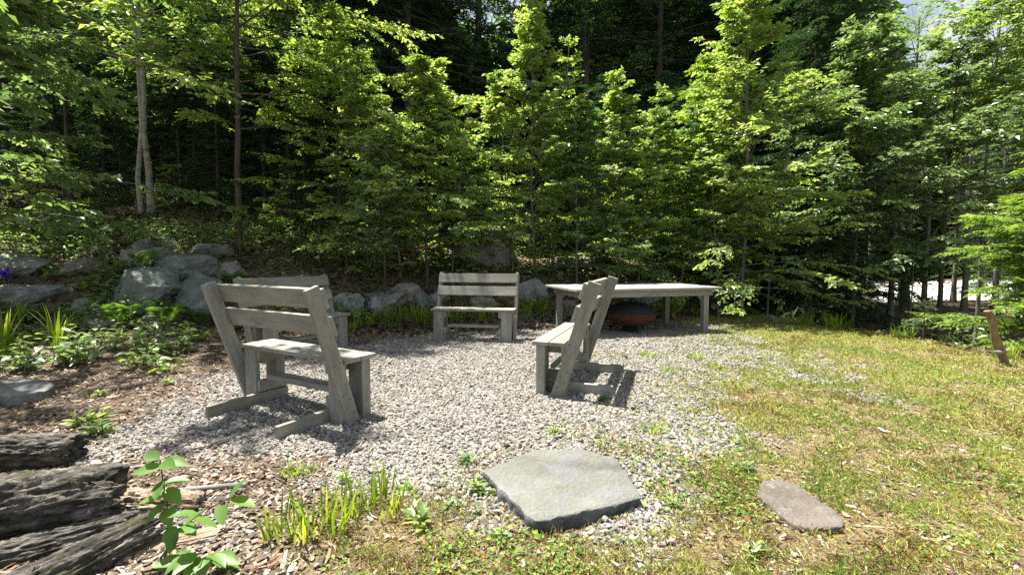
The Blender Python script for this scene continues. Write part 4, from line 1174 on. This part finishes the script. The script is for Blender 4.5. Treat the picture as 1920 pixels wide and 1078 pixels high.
T('birch_tree', 1160, 9.7, 'loose yellow green birch sapling above the middle of the table', L_BRIGHT, M_GREYBARK, seed=10, H=4.5, base=.4, rad=.9, nb=64, twig_len=.4, nl=9, leaf=.062, wl=.7, tr=.025, elev=(20, 58), droop=.28, ntw=10, flat=.4)
T('birch_tree', 1222, 10.1, 'green birch sapling behind the far right corner of the table', L_MID, M_GREYBARK, seed=11, H=3.9, base=.3, rad=.85, nb=50, twig_len=.38, nl=9, leaf=.062, wl=.7, tr=.022, elev=(15, 55), droop=.25, ntw=10, flat=.3)
T('birch_tree', 1393, 9.5, 'tall thin grey trunked birch right of the table reaching the top of the picture', L_BRIGHT, M_GREYBARK, seed=12, H=7.2, base=.5, rad=1.35, nb=100, twig_len=.5, nl=10, leaf=.07, wl=.62, tr=.04, elev=(8, 60), droop=.22, ntw=12, kind='column', wob=.008)
T('hemlock_tree', 1318, 10.6, 'young bright hemlock between table and tall thin birch', L_HEMB, M_BARK, seed=13, H=5.6, base=.2, rad=1.15, nb=110, twig_len=.42, nl=16, leaf=.075, wl=.24, tr=.035, elev=(-4, 35), droop=.22, ntw=13, kind='cone', jit=.2)
T('hazel_tree', 1600, 10.6, 'broad leaved tree rising right of the tall thin birch', L_PALE, M_BARK, seed=14, H=7.4, base=2.6, rad=1.5, nb=80, twig_len=.55, nl=10, leaf=.085, tr=.04, elev=(5, 50), droop=.22, ntw=12, kind='column')
T('hazel_tree', 1762, 10.2, 'tree with slim dark trunk standing in the hollow before the sunlit road', L_PALE, M_BARK, seed=15, H=7.0, base=2.3, rad=2.2, nb=78, twig_len=.55, nl=10, leaf=.08, tr=.062, elev=(-2, 50), droop=.25, ntw=13, kind='column', lean=(.25, 0))
T('hazel_tree', 1985, 9.2, 'tall leafy tree hanging in from the upper right corner', L_BRIGHT, M_BARK, seed=16, H=9.5, base=3.2, rad=2.6, nb=80, twig_len=.6, nl=10, leaf=.08, tr=.09, elev=(5, 45), droop=.25, ntw=13, kind='ovoid')
T('hemlock_tree', 2010, 6.4, 'feathery light green young hemlock at the right edge behind the stake', L_HEMB, M_BARK, seed=17, H=3.7, base=.15, rad=1.02, nb=95, twig_len=.42, nl=22, leaf=.062, wl=.26, tr=.035, elev=(0, 32), droop=.20, ntw=18, kind='cone', jit=.16)
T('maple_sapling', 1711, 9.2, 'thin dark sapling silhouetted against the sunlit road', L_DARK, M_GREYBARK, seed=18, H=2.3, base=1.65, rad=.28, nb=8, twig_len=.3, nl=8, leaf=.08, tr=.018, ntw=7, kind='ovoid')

ST = [(1035, 9.9, 4.7, .3, L_BRIGHT, 'leaning birch stem close to the right of the tall narrow yellow birch'), (962, 9.7, 4.0, -.35, L_BRIGHT, 'low birch stem leaning left above the right end of the middle bench'),
      (1122, 9.9, 3.8, -.3, L_MID, 'birch stem leaning left above the left half of the table'), (1196, 9.6, 4.4, .3, L_BRIGHT, 'yellow birch stem leaning right above the middle of the table'),
      (1440, 9.8, 4.9, .5, L_PALE, 'leaning birch stem right of the tall thin grey trunked birch'), (1350, 9.4, 3.9, -.35, L_BRIGHT, 'birch stem leaning left over the right end of the table'),
      (752, 8.9, 3.2, -.35, L_BRIGHT, 'bright beech stem leaning left out of the bushy sapling'), (848, 9.1, 3.4, .35, L_BRIGHT, 'bright beech stem leaning right out of the bushy sapling'),
      (1275, 9.9, 4.6, .2, L_MID, 'green birch stem in front of the young bright hemlock'), (690, 9.3, 3.6, -.2, L_BRIGHT, 'beech stem behind the slender shrub like beech')]
for k, (px, Y, H_, ln, mt_, lab) in enumerate(ST):
    T('birch_tree' if 'birch' in lab else 'beech_tree', px, Y, lab, mt_, M_GREYBARK, seed=60 + k, H=H_, base=.4, rad=.62, nb=30, twig_len=.34, nl=9, leaf=.062, wl=.66, tr=.02, elev=(18, 55), droop=.28, ntw=9, lean=(ln, -.1), flat=.4)
for k, (px, Y, H_, lab) in enumerate([(140, 11.6, 8.6, 'leafy tree left of the pale birch with two trunks'), (372, 12.6, 7.5, 'leafy tree between the pale birch and the slender dark trunk'), (545, 13.2, 7.5, 'leafy tree behind and right of the slender dark trunk')]):
    T('beech_tree', px, Y, lab, L_MID, M_BARK, seed=80 + k, H=H_, base=2.4, rad=1.7, nb=62, twig_len=.6, nl=10, leaf=.085, tr=.055, elev=(5, 45), droop=.2, ntw=12)
T('hardwood_tree', 1835, 11.5, 'loose leafed tree whose twigs break up the sky gap at upper right', L_MID, M_GREYBARK, seed=90, H=9.0, base=4.6, rad=1.7, nb=34, twig_len=.6, nl=9, leaf=.08, tr=.05, elev=(15, 55), droop=.2, ntw=9, kind='ovoid')
plant_tree('maple_tree', (-6.3, 4.9, z1(-6.3, 4.9)), grow(seed=31, H=9, base=3.9, rad=3.2, nb=28, twig_len=.7, nl=9, leaf=.11, wl=.7, tr=.09, elev=(8, 45), droop=.2, ntw=12, kind='ovoid', lean=(1.2, .2), sin_=.35), L_MID, M_BARK,
           'broad leaved tree whose branches hang in at the top left corner', 'young trees behind the clearing')

# shrubs and seedlings on the bank
SH = [grow(seed=400 + k, H=1.1, base=.12, rad=.55, nb=26, twig_len=.28, nl=8, leaf=.06, tr=.012, ntw=7, droop=.2) for k in range(3)]
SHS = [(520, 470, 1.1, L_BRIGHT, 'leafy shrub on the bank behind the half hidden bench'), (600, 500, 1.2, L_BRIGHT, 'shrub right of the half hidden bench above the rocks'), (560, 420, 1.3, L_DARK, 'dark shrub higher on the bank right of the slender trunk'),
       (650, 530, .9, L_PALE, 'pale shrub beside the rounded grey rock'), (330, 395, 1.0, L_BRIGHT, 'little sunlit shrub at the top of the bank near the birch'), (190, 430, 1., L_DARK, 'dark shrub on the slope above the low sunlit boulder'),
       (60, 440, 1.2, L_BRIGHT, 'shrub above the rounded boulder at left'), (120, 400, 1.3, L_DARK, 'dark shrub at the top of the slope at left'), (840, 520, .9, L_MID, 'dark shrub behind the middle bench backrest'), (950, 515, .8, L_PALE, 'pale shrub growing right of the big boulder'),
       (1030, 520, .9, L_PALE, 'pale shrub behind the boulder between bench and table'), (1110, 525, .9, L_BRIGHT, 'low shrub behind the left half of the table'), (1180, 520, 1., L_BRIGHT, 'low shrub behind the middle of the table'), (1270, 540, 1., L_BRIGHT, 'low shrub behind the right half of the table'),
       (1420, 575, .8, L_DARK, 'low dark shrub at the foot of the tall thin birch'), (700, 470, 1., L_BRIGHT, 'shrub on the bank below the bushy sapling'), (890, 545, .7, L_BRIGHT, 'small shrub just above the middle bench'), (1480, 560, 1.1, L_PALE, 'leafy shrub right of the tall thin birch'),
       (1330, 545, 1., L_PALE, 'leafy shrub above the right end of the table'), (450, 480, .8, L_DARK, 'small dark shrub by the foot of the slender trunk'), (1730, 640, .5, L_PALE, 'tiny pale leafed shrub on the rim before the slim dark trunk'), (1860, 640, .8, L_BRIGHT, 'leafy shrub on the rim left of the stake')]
for k, (a, b_, s_, mt_, lab) in enumerate(SHS):
    plant_tree('shrub', gp(a, b_), SH[k % 3], mt_, M_TWIG, lab, 'shrubs on the bank', k * 1.1, s_, 'shrub')

# dark hemlocks of the forest behind
HM = [grow(seed=500 + k, H=15, base=.5, rad=3.3, nb=210, twig_len=.95, nl=15, leaf=.165, wl=.24, tr=.16, elev=(-12, 30), droop=.22, ntw=15, kind='cone', jit=.25, twigwood=False, wob=.004, sin_=.06) for k in range(3)]
HP = [(-420, 12.5, 1.0), (-250, 14, 1.05), (-90, 13, .95), (60, 15, 1.1), (180, 17, 1.1), (400, 13.5, .95), (505, 15.5, 1.1), (600, 13.2, 1.), (690, 14.6, 1.1), (770, 12.9, 1.), (845, 15.5, 1.1), (740, 18, 1.2),
      (1095, 13.0, .95), (1165, 15.5, 1.1), (1230, 13.4, 1.05), (1310, 15, 1.15), (1385, 13.2, 1.), (1470, 14.8, 1.1), (1488, 12.9, .95), (1525, 15.8, 1.0), (965, 13.6, .34), (905, 14.5, .32), (1020, 15, .72),
      (1530, 13.6, .62), (2080, 15, 1.), (2300, 13, 1.), (1840, 26, .62), (1930, 22, .9), (2010, 19, .9), (2150, 22, 1.1), (300, 19, 1.2), (560, 20, 1.2), (1260, 20, 1.2), (1440, 20, 1.2), (120, 21, 1.2), (-200, 19, 1.2), (650, 22, 1.25), (1520, 21, 1.1)]
HL = []
for k, (a, Y, s_) in enumerate(HP):
    Y = Y * 1.12 + 2.2; s_ *= 1.12
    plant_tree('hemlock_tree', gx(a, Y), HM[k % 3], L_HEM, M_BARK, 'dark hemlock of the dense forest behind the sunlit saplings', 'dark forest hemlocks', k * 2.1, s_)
for k, (a, Y, s_) in enumerate([(30, 11.6, .26), (120, 12.6, .3), (205, 12.9, .34), (345, 12.2, .3), (415, 11.4, .24), (500, 12.4, .34), (575, 11.2, .24), (690, 11.6, .3), (925, 12, .26), (1045, 12, .3), (1130, 11.6, .3), (1265, 12.2, .34), (-60, 10.5, .3), (250, 15, .4), (90, 15, .4), (400, 15.5, .4), (560, 15, .45), (330, 17, .4)]):
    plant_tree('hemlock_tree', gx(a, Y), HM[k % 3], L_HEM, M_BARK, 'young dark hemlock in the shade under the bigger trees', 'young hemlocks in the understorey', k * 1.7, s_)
for k, (a, Y, s_, lab) in enumerate([(1515, 12.2, .72, 'dark hemlock added to darken the hollow right of the tall thin birch'), (1500, 13.6, .6, 'dark hemlock added to shade the black hollow left of the sunlit road')]):
    plant_tree('hemlock_tree', gx(a, Y), HM[k], L_HEM, M_BARK, lab, None, k * 2.7, s_)  # both hemlocks added to block the sun and keep the hollow dark
hw = grow(seed=560, H=17, base=7, rad=3.2, nb=60, twig_len=.9, nl=9, leaf=.13, tr=.2, elev=(20, 60), droop=.1, ntw=9, kind='ovoid')
for k, (a, Y, s_, lab) in enumerate([(897, 20, 1., 'tall grey hardwood trunk seen against the sky gap in the middle'), (1700, 22, .8, 'distant hardwood left of the sky gap at upper right'), (1930, 16, 1., 'tall hardwood behind the leafy tree of the upper right corner'), (1672, 16.5, .5, 'slim hardwood added for shade in the hollow at the left end of the sunlit road'), (1735, 20, .55, 'slim hardwood added for shade before the middle of the sunlit road'), (1812, 17.5, .52, 'slim hardwood added for shade before the right part of the sunlit road'), (1790, 25, .55, 'slim hardwood added for shade close to the edge of the sunlit road'), (1868, 21, .55, 'slim hardwood added for shade, half hidden by the light green young hemlock'), (1527, 22, .9, 'tall hardwood added for shade deep in the wood behind the dark hollow hemlock'), (1478, 18.5, .85, 'tall hardwood added for shade behind the crown of the tall thin birch at right'), (1595, 20, .85, 'tall hardwood added for shade behind the broad leaved tree right of the thin birch'), (1632, 27, .95, 'far hardwood added to shade the ground before the sunlit road'), (1690, 25, .5, 'slim hardwood added for shade far back at the left of the sunlit road')]):
    plant_tree('hardwood_tree', gx(a, Y), hw, L_MID, M_GREYBARK, lab, 'tall hardwoods in the forest', k * 1.7, s_)  # slim and deep-set hardwoods added so their crowns shade the ground before the road

# far wood that reads as one mass
rng = np.random.default_rng(9); n = 120000
az = rng.uniform(-68, 68, n)
r0 = np.interp(az, [-68, 26, 33, 55, 60, 68], [25, 25, 78, 78, 26, 26])
rr_ = r0 + (rng.random(n) ** 1.3) * 12; x = np.sin(np.radians(az)) * rr_; y = np.cos(np.radians(az)) * rr_
hmax = np.interp(az, [-68, -12, -5, 4, 10, 28, 33, 39, 41, 46, 48, 56, 68], [18, 18, 9, 9, 18, 18, 36, 34, 22, 22, 34, 34, 17]) * (.75 + .5 * vnoise(x * .25, y * .25))
hz = hmax * rng.random(n)
P = np.stack([x, y, zt(x, y) + hz], 1); an = rng.random(n) * 6.283
D = unit(np.stack([np.cos(an), np.sin(an), rng.normal(-.3, .3, n)], 1))
L = rng.uniform(.5, 1.1, n) * rr_ / 32
me = leaf_mesh('distant_wood', P, D, unit(np.array([0, 0, 1.]) + rng.normal(0, .5, (n, 3))), L, L * .5, np.clip(rng.normal(.5, .2, n), 0, 1), 0, .2, .2)
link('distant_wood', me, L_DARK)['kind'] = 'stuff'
